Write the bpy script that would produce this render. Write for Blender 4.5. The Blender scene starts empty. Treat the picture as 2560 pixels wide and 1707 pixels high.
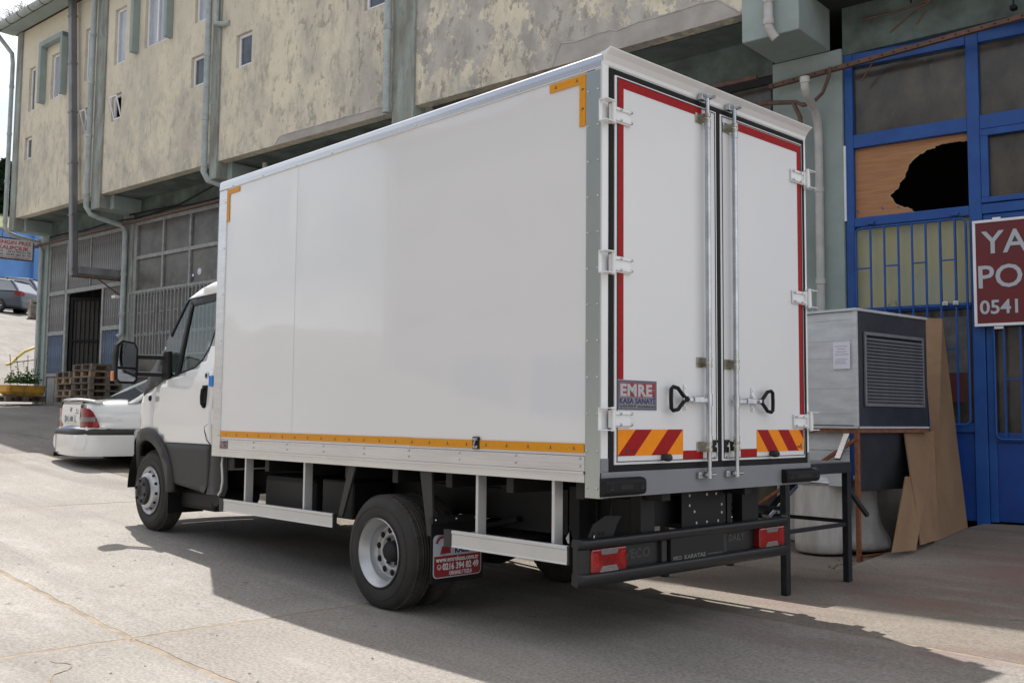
import bpy, bmesh, math, random
from mathutils import Vector, Matrix, noise
R = math.radians
random.seed(4)
sc = bpy.context.scene
col = sc.collection
# ---------------------------------------------------------------- camera
cam = bpy.data.cameras.new('camera'); co = bpy.data.objects.new('camera', cam); col.objects.link(co)
cam.sensor_width = 36.0; cam.lens = 34.983; cam.clip_end = 600; cam.clip_start = .05
rt = Vector((-0.69185532, -0.72197788, 0.00917352)); up = Vector((-0.0482773, 0.05893223, 0.99709392)); fw = Vector((0.72042037, -0.68940187, 0.07562772))
m = Matrix((rt, up, -fw)).transposed().to_4x4(); m.translation = (-3.4724, 5.0342, 1.2705)
co.matrix_world = m; sc.camera = co
# ---------------------------------------------------------------- light
sun_dir = Vector((0.39, -0.187, 0.90)).normalized()
elev = math.asin(sun_dir.z); az = math.atan2(sun_dir.x, sun_dir.y)
w = bpy.data.worlds.new('World'); sc.world = w; w.use_nodes = True
nt = w.node_tree; bg = nt.nodes['Background']
sky = nt.nodes.new('ShaderNodeTexSky'); sky.sky_type = 'NISHITA'; sky.sun_disc = False
sky.sun_elevation = elev; sky.sun_rotation = az
sky.air_density = 1.0; sky.dust_density = 4.5; sky.ozone_density = 1.0; sky.altitude = 50
tc = nt.nodes.new('ShaderNodeTexCoord'); cn = nt.nodes.new('ShaderNodeTexNoise'); cn.inputs['Scale'].default_value = 2.2; cn.inputs['Detail'].default_value = 6
cr = nt.nodes.new('ShaderNodeValToRGB'); cr.color_ramp.elements[0].position = .36; cr.color_ramp.elements[1].position = .62
mp = nt.nodes.new('ShaderNodeMapping'); mp.inputs['Scale'].default_value = (1, 1, 2.4)
mx = nt.nodes.new('ShaderNodeMix'); mx.data_type = 'RGBA'; mx.inputs[7].default_value = (9.2, 9.4, 9.7, 1)
nt.links.new(tc.outputs['Generated'], mp.inputs[0]); nt.links.new(mp.outputs[0], cn.inputs['Vector']); nt.links.new(cn.outputs[0], cr.inputs[0])
nt.links.new(cr.outputs[0], mx.inputs[0]); nt.links.new(sky.outputs[0], mx.inputs[6]); nt.links.new(mx.outputs[2], bg.inputs[0])
bg.inputs[1].default_value = 0.115
sl = bpy.data.lights.new('sun', 'SUN'); sl.energy = 4.8; sl.angle = R(.6); sl.color = (1, .965, .91)
so = bpy.data.objects.new('sun', sl); col.objects.link(so); so.rotation_euler = (-sun_dir).to_track_quat('-Z', 'Y').to_euler()
sc.view_settings.view_transform = 'Standard'; sc.view_settings.look = 'None'
sc.view_settings.exposure = 0.42; sc.view_settings.gamma = 1; sc.view_settings.use_curve_mapping = False
sc.render.engine = 'CYCLES'; sc.cycles.max_bounces = 6

# ---------------------------------------------------------------- materials
MATS = {}
def mat(name, c, rough=.6, metal=0, var=0, vscale=3, c2=None, bump=0, bscale=20, stretch=None, coat=0, spec=.5, emit=None, dirt=None, alpha=None, wave=0, trans=0):
    if name in MATS: return MATS[name]
    M = bpy.data.materials.new(name); M.use_nodes = True; t = M.node_tree; p = t.nodes['Principled BSDF']; N = t.nodes.new; L = t.links.new
    p.inputs['Base Color'].default_value = (*c, 1); p.inputs['Roughness'].default_value = rough; p.inputs['Metallic'].default_value = metal
    p.inputs['Specular IOR Level'].default_value = spec; p.inputs['Coat Weight'].default_value = coat; p.inputs['Coat Roughness'].default_value = .03
    if trans: p.inputs['Transmission Weight'].default_value = trans
    tcn = N('ShaderNodeTexCoord'); mpn = N('ShaderNodeMapping'); L(tcn.outputs['Object'], mpn.inputs[0])
    if stretch: mpn.inputs['Scale'].default_value = stretch
    last = None
    if var or c2:
        n = N('ShaderNodeTexNoise'); n.inputs['Scale'].default_value = vscale; n.inputs['Detail'].default_value = 7; n.inputs['Roughness'].default_value = .62; L(mpn.outputs[0], n.inputs['Vector'])
        r = N('ShaderNodeValToRGB'); r.color_ramp.elements[0].position = .38; r.color_ramp.elements[1].position = .64; L(n.outputs[0], r.inputs[0])
        d = c2 or tuple(x*(1-var) for x in c)
        r.color_ramp.elements[0].color = (*d, 1); r.color_ramp.elements[1].color = (*c, 1); last = r.outputs[0]
    if dirt:
        n = N('ShaderNodeTexNoise'); n.inputs['Scale'].default_value = dirt[1]; n.inputs['Detail'].default_value = 8; n.inputs['Roughness'].default_value = .7; L(mpn.outputs[0], n.inputs['Vector'])
        r = N('ShaderNodeValToRGB'); r.color_ramp.elements[0].position = dirt[2]; r.color_ramp.elements[1].position = dirt[2]+dirt[3]; L(n.outputs[0], r.inputs[0])
        q = N('ShaderNodeMix'); q.data_type = 'RGBA'; q.inputs[6].default_value = (*c, 1); q.inputs[7].default_value = (*dirt[0], 1)
        if last: L(last, q.inputs[6])
        L(r.outputs[0], q.inputs[0]); last = q.outputs[2]
    if last: L(last, p.inputs['Base Color'])
    if bump:
        n = N('ShaderNodeTexNoise'); n.inputs['Scale'].default_value = bscale; n.inputs['Detail'].default_value = 6; L(mpn.outputs[0], n.inputs['Vector'])
        b = N('ShaderNodeBump'); b.inputs['Strength'].default_value = min(1, bump); b.inputs['Distance'].default_value = wave or .01; L(n.outputs[0], b.inputs['Height']); L(b.outputs[0], p.inputs['Normal'])
    if emit: p.inputs['Emission Color'].default_value = (*emit, 1); p.inputs['Emission Strength'].default_value = 1
    MATS[name] = M; return M

WHITE = mat('white_paint', (.74, .745, .75), .22, coat=.3)
PANEL = mat('box_panel_gelcoat', (.72, .725, .73), .06, var=.012, vscale=.7, coat=.7, bump=1, bscale=1.4, wave=.004)
DOORW = mat('door_gelcoat', (.70, .705, .72), .28, var=.02, vscale=2, bump=.15, bscale=180, wave=.001)
CABW = mat('cab_white', (.74, .74, .73), .12, coat=.8)
ALU = mat('brushed_aluminium', (.66, .665, .67), .26, .92, var=.10, vscale=3, stretch=(.6, 1, 9), bump=.12, bscale=60, wave=.001)
ALUR = mat('corner_aluminium', (.44, .48, .46), .30, .95, var=.10, vscale=1.5, stretch=(1, 1, .4))
ALUM = mat('matt_aluminium', (.60, .60, .585), .42, .35, var=.06, vscale=5)
STEEL = mat('galvanised_steel', (.60, .62, .65), .22, .95, var=.25, vscale=8)
BRASSY = mat('zinc_yellow_clamp', (.36, .33, .24), .22, 1, c2=(.55, .54, .50), vscale=30)
RUBBER = mat('tyre_rubber', (.032, .030, .028), .75, var=.35, vscale=6, bump=.25, bscale=60, wave=.002)
TREAD = mat('tyre_tread', (.062, .055, .048), .85, var=.4, vscale=12, bump=.4, bscale=70, wave=.003)
BLACK = mat('black_rubber', (.008, .008, .009), .6, spec=.25)
PLAST = mat('dark_grey_plastic', (.027, .026, .026), .55, var=.15, vscale=6, bump=.2, bscale=150, wave=.001)
BUMPP = mat('black_plastic', (.008, .009, .011), .42, bump=.3, bscale=140, wave=.001)
CHAS = mat('chassis_black', (.004, .004, .004), .6, var=.4, vscale=9)
CHASG = mat('chassis_grey', (.006, .006, .0065), .6, var=.3, vscale=6)
FRAMEG = mat('grey_frame_paint', (.20, .205, .225), .4, var=.06, vscale=4)
RIM = mat('silver_rim', (.48, .49, .50), .33, .5, var=.08, vscale=8)
AMBER = mat('amber_reflective_tape', (.70, .29, .010), .42, spec=.25, var=.10, vscale=60)
REDT = mat('red_reflective_tape', (.36, .004, .006), .45, spec=.2, var=.25, vscale=50)
ORNG = mat('orange_reflective', (.88, .27, .004), .45, spec=.2, var=.08, vscale=40)
NAVY = mat('navy_ink', (.02, .025, .13), .5)
INK = mat('black_ink', (.03, .03, .03), .5)
SILV = mat('silver_sticker', (.20, .20, .215), .5)
SILVL = mat('silver_letters', (.42, .42, .44), .45)
LETW = mat('white_lettering', (.75, .75, .76), .5)
SIGNR = mat('red_print', (.27, .010, .018), .4)
LIGHTR = mat('red_lamp_lens', (.30, .004, .006), .12, coat=.3, var=.5, vscale=25)
LIGHTC = mat('clear_lamp_lens', (.24, .215, .215), .15, coat=.6, var=.5, vscale=110)
LIGHTB = mat('bright_red_reflector', (.40, .005, .005), .15, coat=.3, var=.4, vscale=40)
GLASSD = mat('dark_glass', (.012, .016, .018), .04, coat=.3, spec=.8)
GLASSW = mat('window_glass', (.10, .115, .125), .08, spec=.8, var=.5, vscale=2)
GLASSL = mat('curtained_glass', (.42, .45, .50), .12, spec=.8, var=.2, vscale=2)
MIRR = mat('mirror_glass', (.30, .31, .33), .02, 1)
PVCW = mat('white_pvc_frame', (.80, .80, .83), .4, var=.08, vscale=6)
PIPEG = mat('grey_green_pipe', (.42, .47, .46), .5, var=.25, vscale=4, dirt=((.18, .2, .18), 9, .55, .2))
FLUE = mat('grey_flue_steel', (.24, .235, .24), .42, .5, var=.3, vscale=3, stretch=(1, 1, .4))
PIPEW = mat('pale_pvc_pipe', (.50, .49, .46), .45, var=.2, vscale=5)
MINT = mat('mint_paint', (.31, .37, .35), .8, var=.14, vscale=2.2, dirt=((.12, .13, .115), 26, .68, .05), bump=.4, bscale=40, wave=.004)
MINTW = mat('weathered_mint_paint', (.36, .42, .38), .85, c2=(.20, .20, .18), vscale=3.5, stretch=(2, 2, .5), dirt=((.26, .245, .2), 7, .5, .12), bump=.5, bscale=30, wave=.006)
MINTD = mat('dark_mint_soffit', (.15, .195, .175), .9, c2=(.075, .09, .08), vscale=1.8, dirt=((.25, .27, .24), 12, .66, .08), bump=.4, bscale=20, wave=.006)  # darker, mottled mint for soffits and lintel beams
RUSTB = mat('rusty_brown_steel', (.16, .085, .06), .75, c2=(.10, .06, .045), vscale=9)
RUST = mat('orange_rust', (.27, .09, .03), .85, c2=(.15, .055, .025), vscale=16)
LOUV = mat('weathered_steel_sheet', (.37, .365, .345), .55, .35, c2=(.20, .185, .165), vscale=3, stretch=(3, 3, .6))
LOUVB = mat('blue_grey_steel_sheet', (.19, .25, .36), .55, .2, c2=(.10, .13, .19), vscale=4, stretch=(3, 3, .5))
BARG = mat('grey_painted_bars', (.36, .37, .36), .6, .2, var=.3, vscale=9)
DIRTG = mat('dirty_window_glass', (.135, .125, .110), .32, c2=(.07, .063, .055), vscale=1.6, dirt=((.19, .175, .15), 4, .55, .2), spec=.5)
DIRTGB = mat('dark_dirty_glass', (.085, .070, .052), .22, c2=(.028, .026, .023), vscale=1.8, stretch=(1.4, 1, .8), dirt=((.15, .135, .11), 9, .62, .18), spec=.6)
BLUE = mat('blue_gate_paint', (.007, .080, .30), .42, c2=(.004, .056, .26), vscale=3, dirt=((.075, .06, .055), 19, .655, .03), bump=.15, bscale=25, wave=.003)
BLUED = mat('blue_gate_panel', (.004, .060, .30), .36, c2=(.004, .038, .20), vscale=1.2, dirt=((.05, .06, .085), 10, .63, .08), bump=.25, bscale=3, wave=.012)
WOOD = mat('varnished_plywood', (.42, .20, .085), .5, c2=(.33, .145, .055), vscale=2.2, stretch=(1.2, 1, 14))
CARDB = mat('brown_hardboard', (.27, .165, .092), .85, var=.2, vscale=3, dirt=((.14, .095, .065), 8, .62, .15))
PALLET = mat('weathered_pallet_wood', (.20, .155, .115), .85, c2=(.11, .088, .07), vscale=8)
PALLETL = mat('fresh_pallet_wood', (.36, .25, .16), .8, c2=(.22, .15, .10), vscale=9)
DUCTS = mat('galvanised_sheet', (.60, .62, .635), .42, .15, var=.20, vscale=4, stretch=(.7, .7, 3))
DUCTD = mat('reflection_toned_sheet', (.15, .158, .18), .28, .8, var=.3, vscale=2, bump=.3, bscale=2, wave=.01)  # dark bluish reflection on the louvred side is put into the sheet colour
DUCTF = mat('dull_louvre_steel', (.24, .25, .27), .5, .4, var=.2, vscale=7)
DRUM = mat('dirty_white_drum', (.62, .60, .57), .6, c2=(.46, .43, .39), vscale=3, stretch=(3, 3, .5), dirt=((.2, .17, .14), 8, .62, .15))
SACK = mat('white_woven_sack', (.55, .53, .50), .8, var=.2, vscale=5, bump=.6, bscale=14, wave=.02)
PAPER = mat('white_paper', (.70, .70, .78), .8)
YELC = mat('yellow_planter_paint', (.62, .33, .03), .6, c2=(.30, .17, .05), vscale=5)
LEAF = mat('leaf_green', (.06, .16, .03), .6, var=.5, vscale=6)
LEAFD = mat('dark_conifer', (.022, .05, .018), .8, var=.5, vscale=2)
GRASS = mat('dry_grass', (.17, .18, .07), .9, var=.4, vscale=4)
BLUEW = mat('blue_wall_paint', (.12, .28, .60), .75, var=.25, vscale=.8, stretch=(1, 1, .5))
CARW = mat('car_white', (.76, .76, .75), .10, coat=.9)
CARG = mat('car_grey_metallic', (.045, .055, .075), .32, .3, coat=.5)
CARB = mat('car_dark_blue', (.025, .03, .075), .2, .3, coat=.9)
CARS = mat('car_silver', (.45, .48, .52), .25, .4, coat=.8)
DARK = mat('painted_dark_interior', (.03, .03, .028), .9)  # near-black colour stands in for the unlit rooms
INTW = mat('interior_plaster', (.30, .28, .24), .9)
YGL = mat('painted_over_glass', (.44, .40, .20), .30, c2=(.36, .37, .27), vscale=2.4, stretch=(1, 1, .7), dirt=((.13, .13, .11), 5, .62, .10), spec=.5)
BARK = mat('stick_bark', (.12, .08, .05), .9)

def ground_mat(name, base, dark, light, cracks=True):
    M = bpy.data.materials.new(name); M.use_nodes = True; t = M.node_tree; p = t.nodes['Principled BSDF']; N = t.nodes.new; L = t.links.new
    p.inputs['Roughness'].default_value = .9; p.inputs['Specular IOR Level'].default_value = .25
    g = N('ShaderNodeNewGeometry')
    def nz(s, d, r, lo, hi, c0, c1, st=(1, 1, 1)):
        mp = N('ShaderNodeMapping'); mp.inputs['Scale'].default_value = st; L(g.outputs['Position'], mp.inputs[0])
        n = N('ShaderNodeTexNoise'); n.inputs['Scale'].default_value = s; n.inputs['Detail'].default_value = d; n.inputs['Roughness'].default_value = r; L(mp.outputs[0], n.inputs['Vector'])
        q = N('ShaderNodeValToRGB'); q.color_ramp.elements[0].position = lo; q.color_ramp.elements[1].position = hi; q.color_ramp.elements[0].color = (*c0, 1); q.color_ramp.elements[1].color = (*c1, 1); L(n.outputs[0], q.inputs[0]); return n, q
    _, a = nz(.55, 8, .6, .35, .68, dark, base)
    n2, b = nz(48, 6, .82, .38, .64, (.52, .50, .48), (1.25, 1.23, 1.21))
    _, c = nz(5, 9, .72, .60, .74, (0, 0, 0), (1, 1, 1), (1, 2.2, 1))
    _, e = nz(1.6, 7, .7, .56, .72, (0, 0, 0), (1, 1, 1), (.6, 1.6, 1))
    m1 = N('ShaderNodeMix'); m1.data_type = 'RGBA'; m1.blend_type = 'MULTIPLY'; m1.inputs[0].default_value = .8; L(a.outputs[0], m1.inputs[6]); L(b.outputs[0], m1.inputs[7])
    m2 = N('ShaderNodeMix'); m2.data_type = 'RGBA'; L(c.outputs[0], m2.inputs[0]); m2.inputs[7].default_value = (*[x*.62 for x in dark], 1); L(m1.outputs[2], m2.inputs[6])
    fac = N('ShaderNodeMath'); fac.operation = 'MULTIPLY'; fac.inputs[1].default_value = .5; L(e.outputs[0], fac.inputs[0])
    m3 = N('ShaderNodeMix'); m3.data_type = 'RGBA'; L(fac.outputs[0], m3.inputs[0]); m3.inputs[7].default_value = (*light, 1); L(m2.outputs[2], m3.inputs[6])
    _, ty = nz(1.0, 5, .6, .52, .70, (0, 0, 0), (1, 1, 1), (.16, 2.4, 1)); tf_ = N('ShaderNodeMath'); tf_.operation = 'MULTIPLY'; tf_.inputs[1].default_value = .42; L(ty.outputs[0], tf_.inputs[0])
    mt = N('ShaderNodeMix'); mt.data_type = 'RGBA'; L(tf_.outputs[0], mt.inputs[0]); L(m3.outputs[2], mt.inputs[6]); mt.inputs[7].default_value = (*[x*.55 for x in dark], 1)
    _, sp_ = nz(7.5, 3, .5, .70, .735, (0, 0, 0), (1, 1, 1)); sf = N('ShaderNodeMath'); sf.operation = 'MULTIPLY'; sf.inputs[1].default_value = .55; L(sp_.outputs[0], sf.inputs[0])
    mo = N('ShaderNodeMix'); mo.data_type = 'RGBA'; L(sf.outputs[0], mo.inputs[0]); L(mt.outputs[2], mo.inputs[6]); mo.inputs[7].default_value = (*[x*.35 for x in dark], 1)
    out = mo.outputs[2]
    # reddish stained patches towards the blue gate
    if cracks:
        sx = N('ShaderNodeSeparateXYZ'); L(g.outputs['Position'], sx.inputs[0])
        r1 = N('ShaderNodeMapRange'); r1.inputs[1].default_value = 1.2; r1.inputs[2].default_value = -.3; L(sx.outputs[0], r1.inputs[0])
        r2 = N('ShaderNodeMapRange'); r2.inputs[1].default_value = .3; r2.inputs[2].default_value = -.9; L(sx.outputs[1], r2.inputs[0])
        _, h = nz(1.1, 6, .6, .46, .58, (0, 0, 0), (1, 1, 1), (.5, 1.5, 1))
        k = N('ShaderNodeMath'); k.operation = 'MULTIPLY'; L(r1.outputs[0], k.inputs[0]); L(r2.outputs[0], k.inputs[1])
        k2 = N('ShaderNodeMath'); k2.operation = 'MULTIPLY'; L(k.outputs[0], k2.inputs[0]); L(h.outputs[0], k2.inputs[1])
        k3 = N('ShaderNodeMath'); k3.operation = 'MULTIPLY'; k3.inputs[1].default_value = .75; L(k2.outputs[0], k3.inputs[0])
        m4 = N('ShaderNodeMix'); m4.data_type = 'RGBA'; L(k3.outputs[0], m4.inputs[0]); L(out, m4.inputs[6]); m4.inputs[7].default_value = (.17, .105, .095, 1); out = m4.outputs[2]
    L(out, p.inputs['Base Color'])
    bm = N('ShaderNodeBump'); bm.inputs['Strength'].default_value = .55; bm.inputs['Distance'].default_value = .006; L(n2.outputs[0], bm.inputs['Height']); L(bm.outputs[0], p.inputs['Normal'])
    MATS[name] = M; return M
CONC = ground_mat('worn_concrete', (.35, .333, .312), (.265, .249, .230), (.39, .373, .352))
ASPH = ground_mat('patched_yard_surface', (.29, .275, .258), (.21, .197, .183), (.35, .33, .31), False)
CONCD = ground_mat('shade_darkened_concrete', (.255, .228, .198), (.175, .152, .130), (.30, .27, .235))  # darker copy of the concrete, the shade beside the building put into its colour
CONCM = ground_mat('shade_toned_concrete', (.325, .304, .280), (.24, .222, .202), (.365, .345, .32))  # middle tone for slabs behind the truck, their shade put into the colour
SAND = mat('joint_sand', (.29, .235, .17), .95, var=.3, vscale=9)

def facade_mat(name):
    M = bpy.data.materials.new(name); M.use_nodes = True; t = M.node_tree; p = t.nodes['Principled BSDF']; N = t.nodes.new; L = t.links.new
    p.inputs['Roughness'].default_value = .9; p.inputs['Specular IOR Level'].default_value = .2
    tcn = N('ShaderNodeTexCoord')
    def nz(s, d, r, lo, hi, st, inv=False):
        mp = N('ShaderNodeMapping'); mp.inputs['Scale'].default_value = st; L(tcn.outputs['Object'], mp.inputs[0])
        n = N('ShaderNodeTexNoise'); n.inputs['Scale'].default_value = s; n.inputs['Detail'].default_value = d; n.inputs['Roughness'].default_value = r; L(mp.outputs[0], n.inputs['Vector'])
        q = N('ShaderNodeMapRange'); q.inputs[1].default_value = lo; q.inputs[2].default_value = hi; L(n.outputs[0], q.inputs[0]); return q.outputs[0]
    def mix(f, a, b, w=1):
        q = N('ShaderNodeMix'); q.data_type = 'RGBA'
        if w != 1:
            k = N('ShaderNodeMath'); k.operation = 'MULTIPLY'; k.inputs[1].default_value = w; L(f, k.inputs[0]); f = k.outputs[0]
        L(f, q.inputs[0])
        for i, v in ((6, a), (7, b)):
            if isinstance(v, tuple): q.inputs[i].default_value = (*v, 1)
            else: L(v, q.inputs[i])
        return q.outputs[2]
    c = mix(nz(.9, 6, .6, .3, .7, (1, 1, 1)), (.73, .66, .505), (.66, .60, .475))
    sx = N('ShaderNodeSeparateXYZ'); L(tcn.outputs['Object'], sx.inputs[0])
    def mul(a, b):
        k = N('ShaderNodeMath'); k.operation = 'MULTIPLY'; L(a, k.inputs[0]); L(b, k.inputs[1]); return k.outputs[0]
    def rng(o, a, b, c0=0, c1=1):
        q = N('ShaderNodeMapRange'); q.inputs[1].default_value = a; q.inputs[2].default_value = b; q.inputs[3].default_value = c0; q.inputs[4].default_value = c1; L(o, q.inputs[0]); return q.outputs[0]
    low = rng(sx.outputs[2], 10.2, 7.4); right = rng(sx.outputs[0], 10.6, 8.9, .0, 1); mid = rng(sx.outputs[0], 15, 10, .15, 1)
    c = mix(mul(nz(.9, 9, .66, .44, .60, (1.1, 1, .75)), low), c, (.46, .43, .37), .75)       # broad grey weathering
    c = mix(mul(nz(4.2, 14, .74, .50, .62, (1.4, 1, .6)), low), c, (.37, .34, .285), .7)      # blotchy streaks
    grey = mix(nz(2.6, 8, .65, .38, .62, (1, 1, .6)), (.36, .34, .31), (.50, .47, .42))
    c = mix(mul(nz(1.25, 14, .70, .475, .492, (1, 1, .8)), right), c, grey, 1)                # paint peeled off
    c = mix(mul(nz(5, 14, .74, .565, .58, (1.2, 1, .7)), mid), c, (.31, .285, .24), .85)     # small peeled flakes
    c = mix(nz(11, 10, .78, .60, .66, (1.3, 1, .7)), c, (.25, .225, .17), .6)                  # mould spots
    L(c, p.inputs['Base Color'])
    n = N('ShaderNodeTexNoise'); n.inputs['Scale'].default_value = 9; n.inputs['Detail'].default_value = 9; L(tcn.outputs['Object'], n.inputs['Vector'])
    b = N('ShaderNodeBump'); b.inputs['Strength'].default_value = .5; b.inputs['Distance'].default_value = .02; L(n.outputs[0], b.inputs['Height']); L(b.outputs[0], p.inputs['Normal'])
    MATS[name] = M; return M
FACADE = facade_mat('peeling_yellow_render')
BARE = mat('bare_grey_render', (.42, .395, .36), .9, c2=(.34, .315, .285), vscale=3, bump=.5, bscale=18, wave=.01)

# ---------------------------------------------------------------- helpers
class MB:
    def __init__(s): s.v = []; s.f = []; s.sm = []
    def add(s, vs, fs, smooth=False):
        o = len(s.v); s.v += [tuple(v) for v in vs]; s.f += [tuple(i+o for i in f) for f in fs]; s.sm += [smooth]*len(fs); return s
    def box(s, x0, x1, y0, y1, z0, z1):
        x0, x1 = sorted((x0, x1)); y0, y1 = sorted((y0, y1)); z0, z1 = sorted((z0, z1))
        return s.add([(x, y, z) for z in (z0, z1) for y in (y0, y1) for x in (x0, x1)],
              [(0, 2, 3, 1), (4, 5, 7, 6), (0, 1, 5, 4), (2, 6, 7, 3), (0, 4, 6, 2), (1, 3, 7, 5)])
    def bar(s, a, b, w, h=None, upv=(0, 0, 1)):
        h = h or w; a = Vector(a); b = Vector(b); d = (b-a).normalized(); u = Vector(upv)
        if abs(d.dot(u)) > .95: u = Vector((1, 0, 0))
        r = d.cross(u).normalized(); u = r.cross(d)
        vs = [p+r*i*w/2+u*j*h/2 for p in (a, b) for i, j in ((-1, -1), (1, -1), (1, 1), (-1, 1))]
        return s.add(vs, [(3, 2, 1, 0), (4, 5, 6, 7), (0, 1, 5, 4), (1, 2, 6, 5), (2, 3, 7, 6), (3, 0, 4, 7)])
    def tube(s, pts, r, n=12, caps=True):
        pts = [Vector(p) for p in pts]; rs = r if isinstance(r, (list, tuple)) else [r]*len(pts); rings = []
        pr = None
        for i, p in enumerate(pts):
            d = (pts[min(i+1, len(pts)-1)]-pts[max(i-1, 0)]).normalized()
            if pr is None: u = Vector((0, 0, 1)) if abs(d.z) < .9 else Vector((1, 0, 0)); pr = d.cross(u).normalized()
            pr = (pr-d*pr.dot(d)).normalized(); q = d.cross(pr)
            rings.append([p+(pr*math.cos(t)+q*math.sin(t))*rs[i] for t in [2*math.pi*k/n for k in range(n)]])
        vs = [v for g in rings for v in g]; fs = []
        for i in range(len(pts)-1):
            for k in range(n): k2 = (k+1) % n; fs.append((i*n+k, i*n+k2, (i+1)*n+k2, (i+1)*n+k))
        s.add(vs, fs, True)
        if caps: s.add(rings[0], [tuple(range(n))]); s.add(rings[-1], [tuple(reversed(range(n)))])
        return s
    def cyl(s, a, b, r, n=20): return s.tube([a, b], r, n)
    def lathe(s, prof, c, axis='y', n=40, a0=0, a1=2*math.pi):   # prof: (radius, offset along axis)
        c = Vector(c); full = abs(a1-a0-2*math.pi) < 1e-6; k = n if full else n+1; vs = []
        for (r, o) in prof:
            for i in range(k):
                t = a0+(a1-a0)*i/n
                v = {'y': (r*math.cos(t), o, r*math.sin(t)), 'x': (o, r*math.cos(t), r*math.sin(t)), 'z': (r*math.cos(t), r*math.sin(t), o)}[axis]
                vs.append(c+Vector(v))
        fs = []
        for j in range(len(prof)-1):
            for i in range(k if full else k-1): i2 = (i+1) % k; fs.append((j*k+i, j*k+i2, (j+1)*k+i2, (j+1)*k+i))
        return s.add(vs, fs, True)
    def prism(s, poly, axis, a, b):   # poly in the two other axes, extruded from a to b
        def P(u, v, w): return {'x': (w, u, v), 'y': (u, w, v), 'z': (u, v, w)}[axis]
        n = len(poly); vs = [P(u, v, a) for u, v in poly]+[P(u, v, b) for u, v in poly]
        return s.add(vs, [tuple(range(n)), tuple(reversed(range(n, 2*n)))]+[(i, i+n, (i+1) % n+n, (i+1) % n) for i in range(n)])
    def loft(s, rings, close=True, smooth=True, caps=True):
        n = len(rings[0]); vs = [v for g in rings for v in g]; fs = []
        for i in range(len(rings)-1):
            for k in range(n if close else n-1): k2 = (k+1) % n; fs.append((i*n+k, i*n+k2, (i+1)*n+k2, (i+1)*n+k))
        s.add(vs, fs, smooth)
        if caps: s.add(rings[0], [tuple(range(n))]); s.add(rings[-1], [tuple(reversed(range(n)))])
        return s
    def build(s, name, m, parent=None, bevel=0, seg=2, tf=None, recalc=True, label=None, shade=None):
        me = bpy.data.meshes.new(name); me.from_pydata([tuple(v) for v in s.v], [], s.f)
        me.polygons.foreach_set('use_smooth', s.sm if shade is None else [shade]*len(s.f))
        if recalc:
            b = bmesh.new(); b.from_mesh(me); bmesh.ops.recalc_face_normals(b, faces=b.faces); b.to_mesh(me); b.free()
        me.materials.append(m); me.update()
        o = bpy.data.objects.new(name, me); col.objects.link(o)
        if parent: o.parent = parent
        if tf is not None: o.matrix_local = tf
        if bevel:
            bv = o.modifiers.new('bevel', 'BEVEL'); bv.width = bevel; bv.segments = seg; bv.limit_method = 'ANGLE'; bv.angle_limit = R(40)
            bv.harden_normals = False
        if label: o['label'] = label
        return o
def tag(o, label=None, cat=None, group=None, kind=None):
    if label: o['label'] = label
    if cat: o['category'] = cat
    if group: o['group'] = group
    if kind: o['kind'] = kind
    return o
def empty(name, loc=(0, 0, 0), rz=0, label=None, cat=None, group=None, parent=None):
    o = bpy.data.objects.new(name, None); col.objects.link(o); o.location = loc; o.rotation_euler = (0, 0, R(rz)); o.empty_display_size = .3
    if parent: o.parent = parent
    return tag(o, label, cat, group)
def copy_tree(o, parent=None):
    c = o.copy(); col.objects.link(c); c.parent = parent
    for ch in [k for k in o.children]: copy_tree(ch, c)
    return c
def box(name, m, parent, *b, bevel=0, label=None): return MB().box(*b).build(name, m, parent, bevel=bevel, label=label)
def pts_on(name, mesh, m, parent, locs, rot=None):   # alike pieces sharing one mesh
    out = []
    for l in locs:
        o = bpy.data.objects.new(name, mesh); col.objects.link(o); o.parent = parent; o.location = l
        if rot: o.rotation_euler = rot
        out.append(o)
    return out
def text(body, size, m, parent, mtx, name='lettering', ext=.0008, width=None, bold=0, shear=0, spacing=1.0, align='LEFT'):
    cu = bpy.data.curves.new('t', 'FONT'); cu.body = body; cu.size = size; cu.extrude = ext; cu.offset = bold; cu.space_character = spacing; cu.shear = shear; cu.resolution_u = 3
    cu.align_x = align
    o = bpy.data.objects.new('t', cu); col.objects.link(o); dg = bpy.context.evaluated_depsgraph_get(); dg.update()
    me = bpy.data.meshes.new_from_object(o.evaluated_get(dg)); bpy.data.objects.remove(o)
    if width:
        xs = [v.co.x for v in me.vertices]; k = width/(max(xs)-min(xs)); x0 = min(xs) if align == 'LEFT' else 0
        for v in me.vertices: v.co.x = (v.co.x-x0)*k
    me.materials.clear(); me.materials.append(m)
    t = bpy.data.objects.new(name, me); col.objects.link(t); t.parent = parent; t.matrix_local = mtx; return t
def frame_mtx(origin, right, upv):
    r = Vector(right).normalized(); u = Vector(upv).normalized(); n = r.cross(u)
    M = Matrix((r, u, n)).transposed().to_4x4(); M.translation = origin; return M
REAR = lambda y, z, x=-.004: frame_mtx((x, y, z), (0, -1, 0), (0, 0, 1))      # text on a face turned to -x
LEFT = lambda x, z, y: frame_mtx((x, y, z), (-1, 0, 0), (0, 0, 1))             # text on a face turned to +y

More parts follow.
